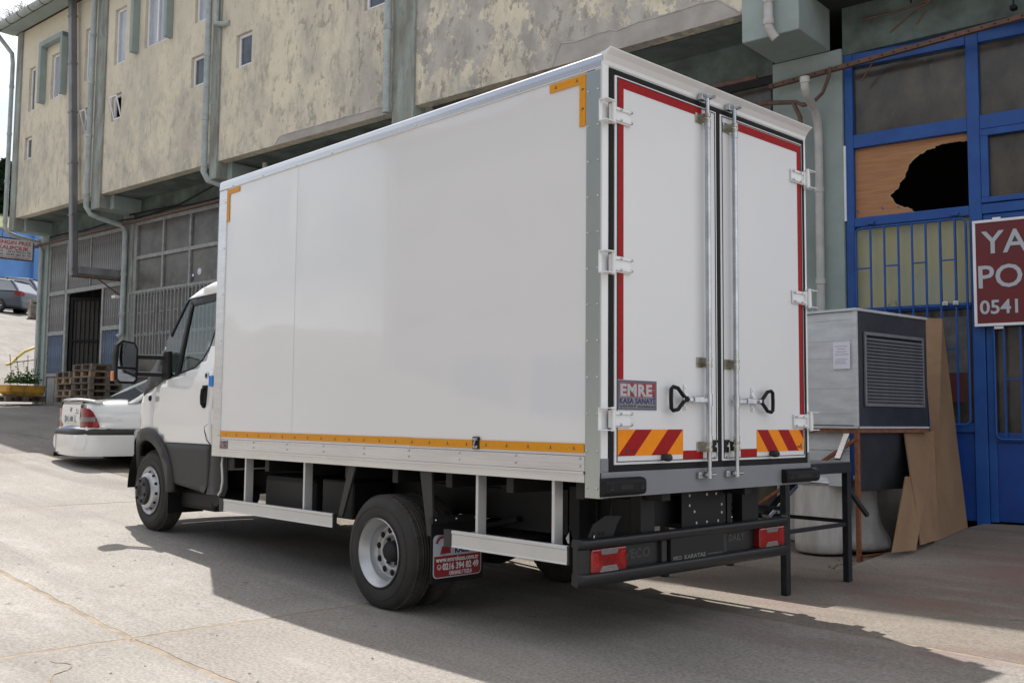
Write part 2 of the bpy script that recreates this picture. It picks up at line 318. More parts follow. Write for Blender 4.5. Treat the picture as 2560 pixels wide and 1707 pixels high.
# ---------------------------------------------------------------- ground
GX = [(-60, -.12), (1.93, 0), (8, .28), (13, .58), (17, 1.0), (20, 1.34), (22.7, 1.44), (24, 1.6), (36, 4.25), (43, 5.66), (53, 6.9), (140, 16)]
def gz0(x):
    for (a, b), (c, d) in zip(GX, GX[1:]):
        if x <= c: return b+(d-b)*(x-a)/(c-a)
    return GX[-1][1]
def gz(x, y):
    z = sum(gz0(x+d) for d in (-.6, -.3, 0, .3, .6))/5
    if 15 < x < 24.5 and y < -2.4:
        u = min(1, (-y-2.4)/.8); v = min(1, (x-15)/3)*min(1, (24.5-x)/2.5); z += .16*u*u*(3-2*u)*v
    return z
def grid(name, x0, x1, y0, y1, dx, dy, m, parent, off=0., jag=0, thick=0, bumpy=0):
    nx = max(1, round((x1-x0)/dx)); ny = max(1, round((y1-y0)/dy)); vs = []; fs = []
    for i in range(nx+1):
        for j in range(ny+1):
            x = x0+(x1-x0)*i/nx; y = y0+(y1-y0)*j/ny; e = 0
            if jag:
                if i in (0, nx): x += (noise.noise((x*.3, y*5, 3))+.5*noise.noise((x, y*17, 9)))*jag
                if j in (0, ny): y += (noise.noise((x*5, y*.3, 5))+.5*noise.noise((x*17, y, 9)))*jag
                if i in (0, nx) or j in (0, ny): e = -.005
            vs.append((x, y, gz(x, y)+off+e+bumpy*noise.noise((x*.9, y*.9, 0))))
    for i in range(nx):
        for j in range(ny):
            a = i*(ny+1)+j; fs.append((a, a+ny+1, a+ny+2, a+1))
    M = MB(); M.add(vs, fs, True)
    if thick:
        edge = [i*(ny+1) for i in range(nx+1)]+[nx*(ny+1)+j for j in range(1, ny+1)]+[i*(ny+1)+ny for i in range(nx-1, -1, -1)]+[j for j in range(ny-1, 0, -1)]
        top = [vs[k] for k in edge]; bot = [(v[0], v[1], v[2]-thick) for v in top]; n = len(top)
        M.add(top+bot, [(k, (k+1) % n, (k+1) % n+n, k+n) for k in range(n)])
    return M.build(name, m, parent, recalc=False)
ground = grid('ground', -120, 140, -90, 240, 1.0, 6.0, ASPH, None, off=-.055); tag(ground, kind='structure')
XB = [-14.85, -9.2, -3.53, 2.13, 7.8, 13.4]; YB = [-7.5, -3.94, -.66, 2.62, 5.9, 9.2]
sandbed = grid('joint_filling', -14.9, 13.5, -7.6, 9.3, .5, 1., SAND, ground, off=-.0065)
for a, b in zip(XB, XB[1:]):
    for c, d in zip(YB, YB[1:]):
        if d < -3.9 and a > -3.6 and b < 2.2: c = -6.2
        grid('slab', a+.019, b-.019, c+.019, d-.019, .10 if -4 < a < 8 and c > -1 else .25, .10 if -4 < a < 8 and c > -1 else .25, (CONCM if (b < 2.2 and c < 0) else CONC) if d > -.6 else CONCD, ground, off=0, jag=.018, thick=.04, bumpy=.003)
# low ramp up to the blue gate
rp = MB(); R0 = [(1.25, -3.95), (.75, -3.0), (-1.4, -2.5), (-5, -2.5)]
nr = 24; vs = []; fs = []
for i in range(nr+1):
    x = .82-5.9*i/nr; ys = -2.45+min(.35, (.82-x)*.5)
    for j in range(13):
        y = -6.35+(ys+6.35)*j/12; t = j/12
        vs.append((x+(.05*noise.noise((x, y*3, 1))-.09*t)*(i == 0), y, .19*(1-t)**.85+.003-.016*t**3+.004*noise.noise((x*3, y*3, 2))))
for i in range(nr):
    for j in range(12): a = i*13+j; fs.append((a, a+1, a+14, a+13))
rp.add(vs, fs, True); k = [vs[j] for j in range(13)]; rp.add(k+[(v[0], v[1], -.08) for v in k], [(j, j+1, j+14, j+13) for j in range(12)])
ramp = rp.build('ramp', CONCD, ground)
# ---------------------------------------------------------------- workshop building (local x = along the front, y = out to the yard)
B = empty('workshop_building', (0, -6, 0), 5.7, 'two storey workshop building with peeling yellow upper wall overhanging the yard', 'building')
FN = .87; ZS = 6.05
WIN = [  # s0, s1, z0, z1 (openings in the overhanging wall), glass
 (22.01, 22.34, 8.63, 9.73, GLASSW), (20.42, 21.16, 8.70, 9.79, GLASSL), (19.06, 19.49, 8.79, 10.0, GLASSL), (17.66, 18.14, 8.85, 10.1, GLASSL),
 (15.92, 16.86, 8.92, 10.2, GLASSL), (14.44, 14.94, 8.97, 10.2, GLASSL), (22.05, 22.43, 7.44, 8.0, GLASSW), (19.14, 19.50, 7.56, 8.15, GLASSD),
 (17.74, 18.17, 7.59, 8.19, GLASSD), (14.53, 15.01, 7.68, 8.30, GLASSW), (12.98, 13.47, 7.73, 8.37, GLASSW), (9.25, 9.85, 7.88, 8.6, GLASSW)]
def holed_wall(s0, s1, z0, z1, holes, n, depth, mth, name, parent, zb=None):
    xs = sorted({s0, s1, *[h[0] for h in holes], *[h[1] for h in holes]}); zs = sorted({z0, z1, *[h[2] for h in holes], *[h[3] for h in holes]}); M = MB()
    for a, b in zip(xs, xs[1:]):
        for c, d in zip(zs, zs[1:]):
            mxx, mz = (a+b)/2, (c+d)/2
            if any(h[0] < mxx < h[1] and h[2] < mz < h[3] for h in holes): continue
            M.add([(a, n, c), (b, n, c), (b, n, d), (a, n, d)], [(0, 1, 2, 3)])
    for h in holes:
        a, b, c, d = h[:4]
        for q in (((a, c), (b, c)), ((b, c), (b, d)), ((b, d), (a, d)), ((a, d), (a, c))):
            M.add([(q[0][0], n, q[0][1]), (q[1][0], n, q[1][1]), (q[1][0], n-depth, q[1][1]), (q[0][0], n-depth, q[0][1])], [(0, 1, 2, 3)])
    M.add([(s0, n, z0), (s1, n, z0), (s1, n-.22, z0), (s0, n-.22, z0)], [(0, 1, 2, 3)])
    return M.build(name, mth, parent, recalc=False)
bays = [(19.09-.25, 22.73), (14.45-.3, 18.62), (9.09+.02, 13.92), (3.05, 8.58)]
def fm(s0, s1): return [h for h in WIN if s0 < (h[0]+h[1])/2 < s1]
for s0, s1 in [(18.84, 22.75), (14.2, 18.45), (9.09, 13.96), (3.04, 8.6)]:
    holed_wall(s0, s1, ZS, 10.76 if s0 > 8.9 else 12.6, fm(s0, s1), FN, .14, FACADE, 'upper_wall', B)
for h in WIN:
    a, b, c, d, g = h; n = FN-.055; e = empty('window', (0, 0, 0), parent=B)
    w0 = .058; f = MB().box(a+.004, b-.004, n-.05, n, c+.004, c+w0).box(a+.004, b-.004, n-.05, n, d-w0, d-.004).box(a+.004, a+w0, n-.049, n-.001, c+w0, d-w0).box(b-w0, b-.004, n-.049, n-.001, c+w0, d-w0)
    if b-a > .6: mid = (a+b)/2+.04; f.box(mid-.03, mid+.03, n-.045, n+.006, c+w0, d-w0)
    f.build('frame', PVCW, e, bevel=.006)
    if g is GLASSD:   # tilted-open top-hung sash over a sheet coloured dark like the unlit inside
        MB().box(a-.02, b+.02, n-.45, n-.40, c-.02, d+.02).build('dark_backing', DARK, e)
        tf = Matrix.Translation((0, n, c+.05)) @ Matrix.Rotation(R(-16), 4, 'X')
        MB().box(a+.05, b-.05, 0, .02, 0, .03).box(a+.05, b-.05, 0, .02, d-c-.13, d-c-.1).box(a+.05, a+.08, 0.001, .019, .03, d-c-.13).box(b-.08, b-.05, .001, .019, .03, d-c-.13).build('sash', PVCW, e, tf=tf)
    else: box('pane', g, e, a+w0-.01, b-w0+.01, n-.035, n-.028, c+w0-.01, d-w0+.01)
# mint concrete surrounds that stick out round two windows
for a, b, c, d, top in [(20.42, 21.53, 8.66, 10.14, True), (15.84, 17.20, 8.88, 10.7, False)]:
    M = MB().box(b-.12, b, FN, FN+.16, c, d).box(a-.10, a, FN, FN+.16, c, d)
    if top: M.box(a-.10, b, FN, FN+.161, d-.12, d+.001)
    M.build('window_surround', MINT, B, bevel=.01)
# pilasters with the cantilever beams under them
for s0, s1, zb in [(22.75, 23.02, 5.74), (18.45, 18.84, 5.74), (13.96, 14.2, 5.72), (8.6, 9.09, 5.72)]:
    top = 10.76 if s0 > 9 else 12.6
    box('pilaster', MINTW, B, s0, s1, FN-.2, FN+.045, zb, top, bevel=.012)
    box('cantilever_beam', MINT, B, s0-(.15 if s0 < 22 else .12), s1+.0, 0.0, FN-.2, zb, ZS-.003, bevel=.012)
box('cantilever_beam', MINT, B, 2.33, 3.04, 0.02, FN+.03, 5.68, 7.2, bevel=.015)
box('pilaster', MINTW, B, 2.37, 3.035, FN-.1, FN+.02, 7.2, 12.6, bevel=.01)
box('upper_wall', MINTW, B, -6, 2.33, FN-.2, FN, 6.62, 12.6)
# strip where the render fell off above the soffit, in ragged pieces
def ragged(s0, s1, h, name='bare_strip', seedv=1):
    M = MB(); n = int((s1-s0)/.05); t = []
    for i in range(n+1):
        s = s0+(s1-s0)*i/n; k = min(1, (i/6), (n-i)/3)
        t.append((s, ZS+h*k*(1+.30*noise.noise((s*1.6, seedv, 0))+.10*noise.noise((s*9, seedv, 2)))))
    for (a, za), (b, zb2) in zip(t, t[1:]):
        M.add([(a, FN+.004, ZS-.005), (b, FN+.004, ZS-.005), (b, FN+.004, zb2), (a, FN+.004, za)], [(0, 1, 2, 3)])
        M.add([(a, FN+.012, za), (b, FN+.012, zb2), (b, FN+.0, zb2-.004), (a, FN+.0, za-.004)], [(0, 1, 2, 3)])
        M.add([(a, FN+.012, za), (b, FN+.012, zb2), (b, FN+.0, zb2+.02), (a, FN+.0, za+.02)], [(0, 1, 2, 3)])
    return M.build(name, BARE, B)
ragged(9.12, 12.2, .13, seedv=3); ragged(3.06, 5.9, .27, seedv=5)
# soffits, body, roof
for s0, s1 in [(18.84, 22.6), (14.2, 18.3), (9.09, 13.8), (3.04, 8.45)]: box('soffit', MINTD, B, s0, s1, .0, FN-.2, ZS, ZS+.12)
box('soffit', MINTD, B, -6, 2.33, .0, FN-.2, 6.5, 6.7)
box('upper_floor', DARK, B, -6, 22.9, -8, FN-.24, ZS+.13, 10.7)
box('end_wall', MINTW, B, 22.86, 23.0, -8, FN-.2, ZS-.3, 10.72)
box('unseen_top_storey', FACADE, B, -6, 8.8, -8, FN-.25, 10.7, 12.75)  # unseen storey, its height set by the shadow edge on the yard
box('roof', RUSTB, B, 8.8, 23.3, -8.2, FN+.42, 10.80, 10.92)
box('eaves_board', MINT, B, 8.8, 23.25, FN+.05, FN+.40, 10.765, 10.79)
box('roof', RUSTB, B, -6.3, 8.9, -8.2, FN+.50, 12.75, 12.87)
# half round gutter with brackets
g = MB(); prof = [(math.cos(t)*.10, math.sin(t)*.10) for t in [math.pi*(1+k/10) for k in range(11)]]
g.loft([[(s, FN+.50+y, 10.84+z) for y, z in prof] for s in (8.8, 23.35)], close=False, caps=False)
g.loft([[(s, FN+.50+y*.93, 10.84+z*.93) for y, z in prof] for s in (8.8, 23.35)], close=False, caps=False)
g.add([(23.35, FN+.50+y, 10.84+z) for y, z in prof], [tuple(range(11))])
gut = g.build('gutter', PIPEG, B, recalc=False)
gb = MB()
for k in range(24):
    s = 9.2+.6*k; gb.tube([(s, FN+.50+y*1.04, 10.84+z*1.04) for y, z in prof], .012, 5)
gb.build('bracket', RUSTB, gut)
def pipe(path, r, m, coll=(), name='downpipe', parent=B):
    p = MB().tube(path, r, 14).build(name, m, parent)
    if coll:
        c = MB()
        for q, a in coll: c.cyl(Vector(q)-Vector(a)*.035, Vector(q)+Vector(a)*.035, r*1.17, 14)
        c.build('collar', m, p)
    return p
Z = (0, 0, 1)
pipe([(23.28, FN+.47, 10.75), (23.26, FN+.35, 10.6), (23.10, FN+.13, 10.25), (23.08, FN+.11, 10.0), (23.08, FN+.11, 5.86), (23.08, FN+.05, 5.72), (23.02, FN-.15, 5.64), (22.98, .15, 5.55), (22.94, .12, 5.3), (22.94, .12, 1.4)], .052, PIPEG, [((23.08, FN+.11, z), Z) for z in (9.4, 8.2, 7.0, 6.0)]+[((22.94, .12, z), Z) for z in (4.9, 3.8, 2.6)])
pipe([(18.88, FN+.12, 10.7), (18.88, FN+.12, 5.80), (18.88, FN+.02, 5.66), (18.84, FN-.25, 5.58), (18.80, .15, 5.5), (18.76, .12, 5.3), (18.76, .12, 3.05), (18.80, .2, 2.98)], .06, PIPEG, [((18.88, FN+.12, z), Z) for z in (9.7, 8.6, 7.4, 6.1)]+[((18.76, .12, z), Z) for z in (4.4, 3.5)])
pipe([(14.25, FN+.12, 10.7), (14.25, FN+.12, 5.86), (14.22, FN+.05, 5.72), (14.12, FN-.15, 5.66)], .06, PIPEG, [((14.25, FN+.12, z), Z) for z in (9.5, 8.15, 6.9, 6.0)])
pipe([(14.02, FN+.10, 10.7), (14.02, FN+.10, 8.82), (14.02, FN+.10, 8.72), (13.9, FN+.08, 8.68), (13.72, FN+.0, 8.68)], .05, PIPEG)
pipe([(9.14, FN+.11, 11), (9.14, FN+.11, 6.02)], .058, PIPEG, [((9.14, FN+.11, 7.4), Z)])
pipe([(2.66, FN+.11, 9), (2.66, FN+.11, 5.78), (2.64, FN+.09, 5.70), (2.60, FN+.05, 5.63)], .052, PIPEW, [((2.66, FN+.11, 6.35), Z), ((2.66, FN+.11, 6.08), Z), ((2.66, FN+.11, 5.82), Z)])
pipe([(2.40, .60, 5.20), (2.40, .60, 5.10), (2.41, .52, 5.02), (2.44, .24, 4.93), (2.46, .12, 4.80), (2.46, .10, 4.6), (2.46, .10, .3)], .05, PIPEW, [((2.40, .60, 5.18), Z), ((2.46, .10, 4.0), Z), ((2.46, .10, 2.9), Z)])
pipe([(13.2, .35, 6.0), (13.2, .35, 5.75)], .05, PIPEW, name='pipe_stub')
pipe([(8.4, .16, 5.30), (3.1, .16, 5.16), (2.75, .16, 5.10), (2.66, .16, 4.9), (2.66, .16, 3.0)], .028, RUSTB, name='rusty_pipe')
MB().tube([(2.72, .17, 5.10), (2.6, .2, 5.02), (2.48, .22, 5.02), (2.35, .22, 5.12), (2.28, .2, 5.30), (2.27, .18, 5.42)], .022, 8).tube([(2.60, .22, 5.05), (2.45, .25, 5.0), (2.33, .24, 5.14), (2.28, .22, 5.34)], .007, 6).build('cable_bundle', RUSTB, B)
# ground floor walls and columns
box('column', MINT, B, 22.72, 23.25, -.3, .05, 1.3, ZS, bevel=.01); box('end_wall', MINTW, B, 22.95, 23.2, -8, -.3, 1.2, ZS)
box('column', MINTW, B, 18.55, 19.0, -.3, .05, .9, ZS, bevel=.01); box('column', MINT, B, 13.95, 14.4, -.3, .05, .4, ZS); box('column', MINT, B, 8.6, 9.1, -.3, .05, .0, ZS)
box('column', MINT, B, 2.20, 3.08, -.3, .02, -.1, 5.68, bevel=.008)
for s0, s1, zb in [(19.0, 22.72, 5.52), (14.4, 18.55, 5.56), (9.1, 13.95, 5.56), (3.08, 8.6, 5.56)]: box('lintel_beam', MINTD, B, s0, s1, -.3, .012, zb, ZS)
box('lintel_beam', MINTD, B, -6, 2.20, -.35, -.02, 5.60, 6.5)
box('back_wall', INTW, B, -6, 23, -8.2, -8, 0, ZS); box('partition', INTW, B, 18.7, 18.82, -8, -.3, 0, ZS)
box('workshop_floor', CONC, B, -6, 22.9, -8, -.3, .05, .12); box('partition', DARK, B, 8.8, 8.9, -8, -.3, 0, ZS)
box('floor_slab', CONC, B, 18.85, 22.9, -8, -.04, 1.2, 1.43)
# angle-iron rail and loose cables along the wall head
MB().bar((23.3, .20, 5.47), (14.3, .20, 5.55), .05, .05).bar((14.3, .2, 5.55), (3.2, .2, 5.50), .05, .05).build('wall_rail', RUSTB, B)
MB().tube([(20+.4*k, .16, 5.62-.02*math.sin(k)) for k in range(-30, 7)], .018, 6).tube([(14.4, .5, 5.8), (16.5, .14, 5.68), (18.6, .12, 5.72)], .02, 6).build('cable', BLACK, B)
MB().bar((3.06, .14, 5.36), (-5, .06, 5.80), .06, .05).build('perforated_angle', RUSTB, B)
ang = MB()
for k in range(60):
    t = k/60; p = Vector((3.0, .172, 5.36)).lerp(Vector((-5, .092, 5.80)), t); ang.cyl(p, p+Vector((0, .004, 0)), .010, 6)
o = ang.build('slot', BLACK, B); tag(o, kind='stuff')
MB().tube([(1.95, .05, 5.95), (1.5, .1, 5.92), (1.1, .1, 5.97), (.5, .1, 6.08), (-.4, .1, 6.2)], .014, 6).tube([(1.6, .09, 5.70), (1.35, .1, 5.86), (1.1, .1, 5.97)], .012, 6).tube([(1.3, .09, 5.72), (1.18, .1, 5.86)], .012, 6).tube([(1.95, .05, 5.22), (1.75, .1, 5.46), (1.4, .1, 5.5)], .010, 6).build('cable', RUSTB, B)
MB().tube([(1.35, .1, 5.98), (1.35, .1, 6.5)], .01, 6).box(.26, .32, .06, .14, 5.62, 5.66).tube([(.29, .1, 5.6), (.29, .1, 6.5)], .009, 6).build('hanging_rod', BLACK, B)

# ---- bay 1: slatted steel gate with an open wicket
G1 = empty('slatted_gate', parent=B)
gf = MB(); n0, n1 = -.06, .0
for s0, s1, z0, z1 in [(18.99, 22.72, 4.18, 4.28), (18.99, 22.72, 5.44, 5.52), (22.64, 22.72, 1.45, 5.44), (21.70, 21.80, 1.45, 5.44), (19.88, 19.96, 1.45, 4.18), (18.99, 19.06, 1.45, 5.44), (20.55, 20.59, 4.28, 5.44), (21.80, 22.64, 3.18, 3.28), (21.80, 22.64, 2.16, 2.24), (19.06, 19.88, 3.18, 3.28)]:
    gf.box(s0, s1, n0, n1+.012, z0, z1)
gf.build('gate_frame', BARG, G1, bevel=.006)
def slats(s0, s1, z0, z1, pitch, m, parent, n=-.03, w=.045, name='slat'):
    me = None; k = int((s1-s0)/pitch)
    for i in range(k):
        s = s0+(i+.5)*(s1-s0)/k
        if me is None:
            o = MB().prism([(-w/2, -.012), (-w/2*.5, .012), (w/2*.5, .012), (w/2, -.012)], 'z', z0, z1).build(name, m, parent); me = o.data
        else: o = bpy.data.objects.new(name, me); col.objects.link(o); o.parent = parent
        o.location = (s, n, 0)
    return k
slats(21.80, 22.64, 4.28, 5.44, .095, LOUV, G1); slats(20.59, 21.70, 4.28, 5.44, .095, LOUV, G1); slats(19.06, 20.55, 4.28, 5.44, .095, LOUV, G1)
slats(21.80, 22.64, 3.28, 4.18, .095, LOUV, G1); slats(21.80, 22.64, 2.24, 3.18, .095, LOUVB, G1)
slats(19.06, 19.88, 3.28, 4.18, .095, LOUV, G1); slats(19.06, 19.88, 1.45, 3.18, .095, LOUVB, G1)
box('backing_sheet', LOUVB, G1, 19.04, 22.66, n0-.02, n0-.012, 4.28, 5.46); box('backing_sheet', LOUVB, G1, 21.78, 22.66, n0-.02, n0-.012, 2.2, 4.2); box('backing_sheet', LOUVB, G1, 19.04, 19.9, n0-.02, n0-.012, 1.45, 4.2)
box('kick_panel', BARG, G1, 22.24, 22.62, -.05, -.02, 1.46, 2.15, bevel=.004); box('kick_panel', BARG, G1, 21.82, 22.21, -.05, -.02, 1.46, 2.15, bevel=.004)
# wicket swung inwards
D = empty('open_wicket', (21.68, -.10, 0), 38, parent=G1)   # hinges at its left side
MB().box(-1.25, 0, -.03, .03, 1.48, 1.56).box(-1.25, 0, -.03, .03, 4.02, 4.10).box(-1.25, -1.18, -.029, .029, 1.56, 4.02).box(-.07, 0, -.029, .029, 1.56, 4.02).box(-1.18, -.07, -.029, .029, 3.0, 3.06).build('door_frame', BLACK, D, bevel=.005)
DSL = mat('dark_steel_sheet', (.045, .042, .038), .6, .2, var=.3, vscale=5); slats(-1.18, -.07, 1.56, 4.02, .11, DSL, D, n=0)
box('door_sheet', DSL, D, -1.18, -.07, -.022, -.016, 1.56, 4.02)

# ---- bay 2: glazed workshop front with barred lower windows
G2 = empty('glazed_front', parent=B)
fr = MB(); S0, S1 = 14.4, 18.55
vs_ = [18.40, 17.33, 16.26, 15.2]
fr.box(18.42, 18.55, -.07, .02, 1.1, 5.56).box(S0, 18.42, -.07, .02, 5.48, 5.56).box(S0, 18.42, -.07, .02, 4.70, 4.78).box(S0, 18.42, -.07, .021, 3.90, 4.00)
for z in (3.0, 2.1, 1.2): fr.box(S0, 18.42, -.06, .01, z-.03, z+.03)
for s in vs_[1:]: fr.box(s-.03, s+.03, -.065, .015, 1.1, 5.48)
fr.build('front_frame', BARG, G2, bevel=.005)
cols = [18.42, 17.36, 17.30, 16.29, 16.23, 15.23, 15.17, S0]
for a, b in [(17.36, 18.42), (16.29, 17.30), (15.23, 16.23), (S0, 15.17)]:
    for c, d in [(4.78, 5.48), (4.0, 4.70), (3.03, 3.90), (2.13, 2.97), (1.23, 2.07)]:
        o = box('pane', DIRTG, G2, a, b, -.035, -.028, c, d)
for a, b in [(17.50, 18.60), (16.25, 17.42), (15.0, 16.17)]:   # window grilles standing off the glass
    gr = MB().box(a, b, .05, .075, 3.93, 3.955).box(a, b, .05, .075, 2.50, 2.525).box(a, a+.025, .05, .075, 2.5, 3.93).box(b-.025, b, .05, .075, 2.5, 3.93).build('grille', BARG, G2, bevel=.006)
    k = 8; me = None
    for i in range(1, k):
        s = a+(b-a)*i/k
        if me is None: o = MB().box(-.011, .011, .052, .073, 2.525, 3.93).build('bar', BARG, gr); me = o.data
        else: o = bpy.data.objects.new('bar', me); col.objects.link(o); o.parent = gr
        o.location = (s, 0, 0)
    lk = MB()
    for i in range(0, k, 2):
        for z in (3.47, 3.02): lk.box(a+(b-a)*i/k, a+(b-a)*(i+1)/k, .055, .070, z, z+.014)
    lk.build('link', BARG, gr)
MB().lathe([(.001, .004), (.075, .004), (.075, 0)], (15.92, -.026, 4.22), 'y', 20).build('round_sticker', PAPER, G2)
box('small_sticker', NAVY, G2, 16.12, 16.20, -.027, -.025, 4.05, 4.20); box('small_sticker', LETW, G2, 16.125, 16.195, -.0245, -.0235, 4.14, 4.19)
# ---- bays hidden behind the truck
for s0, s1 in [(9.1, 13.95), (3.08, 8.6)]:
    G3 = empty('workshop_front', parent=B); fr = MB()
    fr.box(s0, s1, -.08, -.01, 5.46, 5.56).box(s0, s1, -.08, -.01, 4.6, 4.68).box(s0, s1, -.08, -.01, 3.3, 3.4).box(s0, s1, -.08, -.01, .1, .2)
    k = 5
    for i in range(k+1): s = s0+(s1-s0)*i/k; fr.box(max(s0, s-.04), min(s1, s+.04), -.079, -.011, .2, 5.46)
    fr.build('front_frame', CHASG, G3)
    for i in range(k):
        a = s0+(s1-s0)*i/k+.04; b = s0+(s1-s0)*(i+1)/k-.04
        for c, d in [(4.68, 5.46), (3.4, 4.6), (.2, 3.3)]: box('pane', DIRTGB, G3, a, b, -.05, -.04, c, d)
box('neon_lamp', PVCW, B, 18.94, 19.10, .06, .22, 3.86, 3.93, bevel=.01)
# tubular steel flue hanging in front of bay 1
F = MB().prism([(19.17-.075, FN+.11), (19.17+.075, FN+.11), (19.17+.075, FN+.26), (19.17-.075, FN+.26)], 'z', 4.35, 6.0)
flue = MB().box(-.075, .075, -.075, .075, 0, 6.9).build('flue_duct', FLUE, B, bevel=.02, tf=Matrix.Translation((19.25, FN+.16, 4.28)) @ Matrix.Rotation(R(5.5), 4, 'Y'))
fj = MB()
for z in (.15, 1.4, 2.6, 3.8, 4.95, 6.1): fj.box(-.082, .082, -.082, .082, z-.02, z+.02)
fj.build('duct_joint', FLUE, flue)
hd = MB().bar((19.2, FN+.10, 4.42), (19.05, .03, 4.42), .20, .17).build('horizontal_duct', FLUE, B, bevel=.01)
MB().bar((19.24, FN+.2, 4.29), (19.05, .02, 4.29), .04, .05).bar((19.14, .52, 4.27), (19.06, .04, 3.95), .03, .03).build('duct_bracket', RUSTB, B)

# ---- blue gate, on its own slightly turned plane
BG = empty('blue_gate', (0, -6.207, 0), 10, 'tall blue steel gate with glazed panes, barred windows and solid lower doors', 'gate')
LZ = [(5.44, 5.60), (4.46, 4.62), (3.52, 3.63)]
f = MB()
f.box(2.12, 2.22, -.10, .02, .17, 5.60).box(.745, .875, -.10, .02, .15, 5.60).box(-.72, -.60, -.10, .02, .1, 5.6).box(-2.6, -2.5, -.1, .02, .1, 5.6)
for a, b in ((.875, 2.12), (-.60, .745), (-2.5, -.72)):
    for z0, z1 in LZ: f.box(a, b, -.10, .019, z0, z1)
f.build('gate_frame', BLUE, BG, bevel=.008)
for a, b in ((.875, 2.12), (-.6, .745), (-2.5, -.72)): box('pane', DIRTGB, BG, a, b, -.06, -.05, 4.62, 5.44)
box('pane', DIRTGB, BG, -.52, .665, -.05, -.04, 3.70, 4.38)
MB().box(-.6, .745, -.03, .03, 4.38, 4.455).box(-.6, .745, -.03, .03, 3.64, 3.70).box(.665, .742, -.03, .0301, 3.70, 4.38).box(-.6, -.52, -.03, .0301, 3.70, 4.38).build('sash', BLUE, BG, bevel=.006)
# plywood with a broken-out hole, near-black box behind for the unlit inside
hole = [(.877, 4.36), (.90, 4.372), (.96, 4.376), (1.02, 4.377), (1.09, 4.375), (1.17, 4.36), (1.25, 4.335), (1.33, 4.29), (1.385, 4.235), (1.42, 4.17), (1.44, 4.12), (1.45, 4.05), (1.475, 4.03), (1.50, 3.99), (1.505, 3.95), (1.53, 3.93), (1.575, 3.885), (1.60, 3.845), (1.568, 3.815), (1.555, 3.77), (1.52, 3.735), (1.47, 3.70), (1.41, 3.68), (1.385, 3.66), (1.37, 3.60), (1.36, 3.535)]
h2_ = []
for (a, c), (a2, c2) in zip(hole, hole[1:]):
    for k in range(5): h2_.append((a+(a2-a)*k/5, c+(c2-c)*k/5))
h2_.append(hole[-1])
hole = [(max(.877, s+(.009*noise.noise((s*55, z*55, 1))+.004*noise.noise((s*150, z*150, 1)) if i else 0)), z+.009*noise.noise((z*55, s*55, 2))+.004*noise.noise((z*150, s*150, 2))) for i, (s, z) in enumerate(h2_)]
hole = [(.877+(a-.877)*1.20, c) for a, c in hole]
poly = [(.877, 4.458), (2.118, 4.458), (2.118, 3.632), (1.45, 3.632)]+[h for h in reversed(hole) if h[1] > 3.65]
from mathutils.geometry import tessellate_polygon
tri = tessellate_polygon([[Vector((x, z, 0)) for x, z in poly]]); M = MB(); n_ = len(poly)
M.add([(x, -.045, z) for x, z in poly]+[(x, -.057, z) for x, z in poly], [tuple(t) for t in tri]+[tuple(q+n_ for q in reversed(t)) for t in tri]+[(i, (i+1) % n_, (i+1) % n_+n_, i+n_) for i in range(n_)])
M.build('plywood_board', WOOD, BG, label='broken plywood board with a large jagged hole')
RAW = mat('splintered_edge', (.50, .33, .17), .9, var=.3, vscale=20); e = MB()
hh = [h for h in hole if h[1] > 3.65]
for (a, c), (a2, c2) in zip(hh[25:], hh[26:]):
    dx, dz = c2-c, a-a2; L = math.hypot(dx, dz) or 1; k = .012+.010*noise.noise((a*30, c*30, 5)); e.add([(a, -.0445, c), (a2, -.0445, c2), (a2-dx/L*k*-1, -.0440, c2-dz/L*k*-1), (a-dx/L*k*-1, -.0440, c-dz/L*k*-1)], [(0, 1, 2, 3)])
e.build('splintered_edge', RAW, BG)
for k, (s, z) in enumerate([(1.80, 3.70), (2.08, 3.69), (1.62, 3.69), (1.73, 3.86)]):
    if k != 3: MB().add([(s, -.0435, z), (s+.018, -.0435, z+.01), (s+.03, -.0435, z+.045), (s+.012, -.0435, z+.03)], [(0, 1, 2, 3)]).build('paint_smear', BLUE, BG)
# painted-over glass behind the first grille
for i in range(8):
    a = 2.12-(2.12-.875)*i/8; b_ = 2.12-(2.12-.875)*(i+1)/8
    box('pane', YGL, BG, b_+.004, a-.004, -.062-.004*(i % 2), -.052-.004*(i % 2), 2.56, 3.52)
box('pane', DIRTGB, BG, .875, 2.12, -.06, -.05, 1.25, 2.50)
box('pinned_sheet', mat('grey_poster', (.16, .16, .165), .7, c2=(.09, .09, .1), vscale=6), BG, .93, 1.25, -.048, -.046, 1.80, 2.42); box('pinned_sheet', mat('dark_red_poster', (.10, .02, .02), .7), BG, .98, 1.25, -.048, -.046, 1.48, 1.79)
f = MB().box(.875, 2.12, -.08, .0, 2.50, 2.56).box(.875, 2.12, -.08, .0, 1.15, 1.25); f.build('cross_rail', BLUE, BG, bevel=.006)
box('lower_panel', BLUED, BG, .885, 2.11, -.06, -.03, .20, 1.15, bevel=.004)
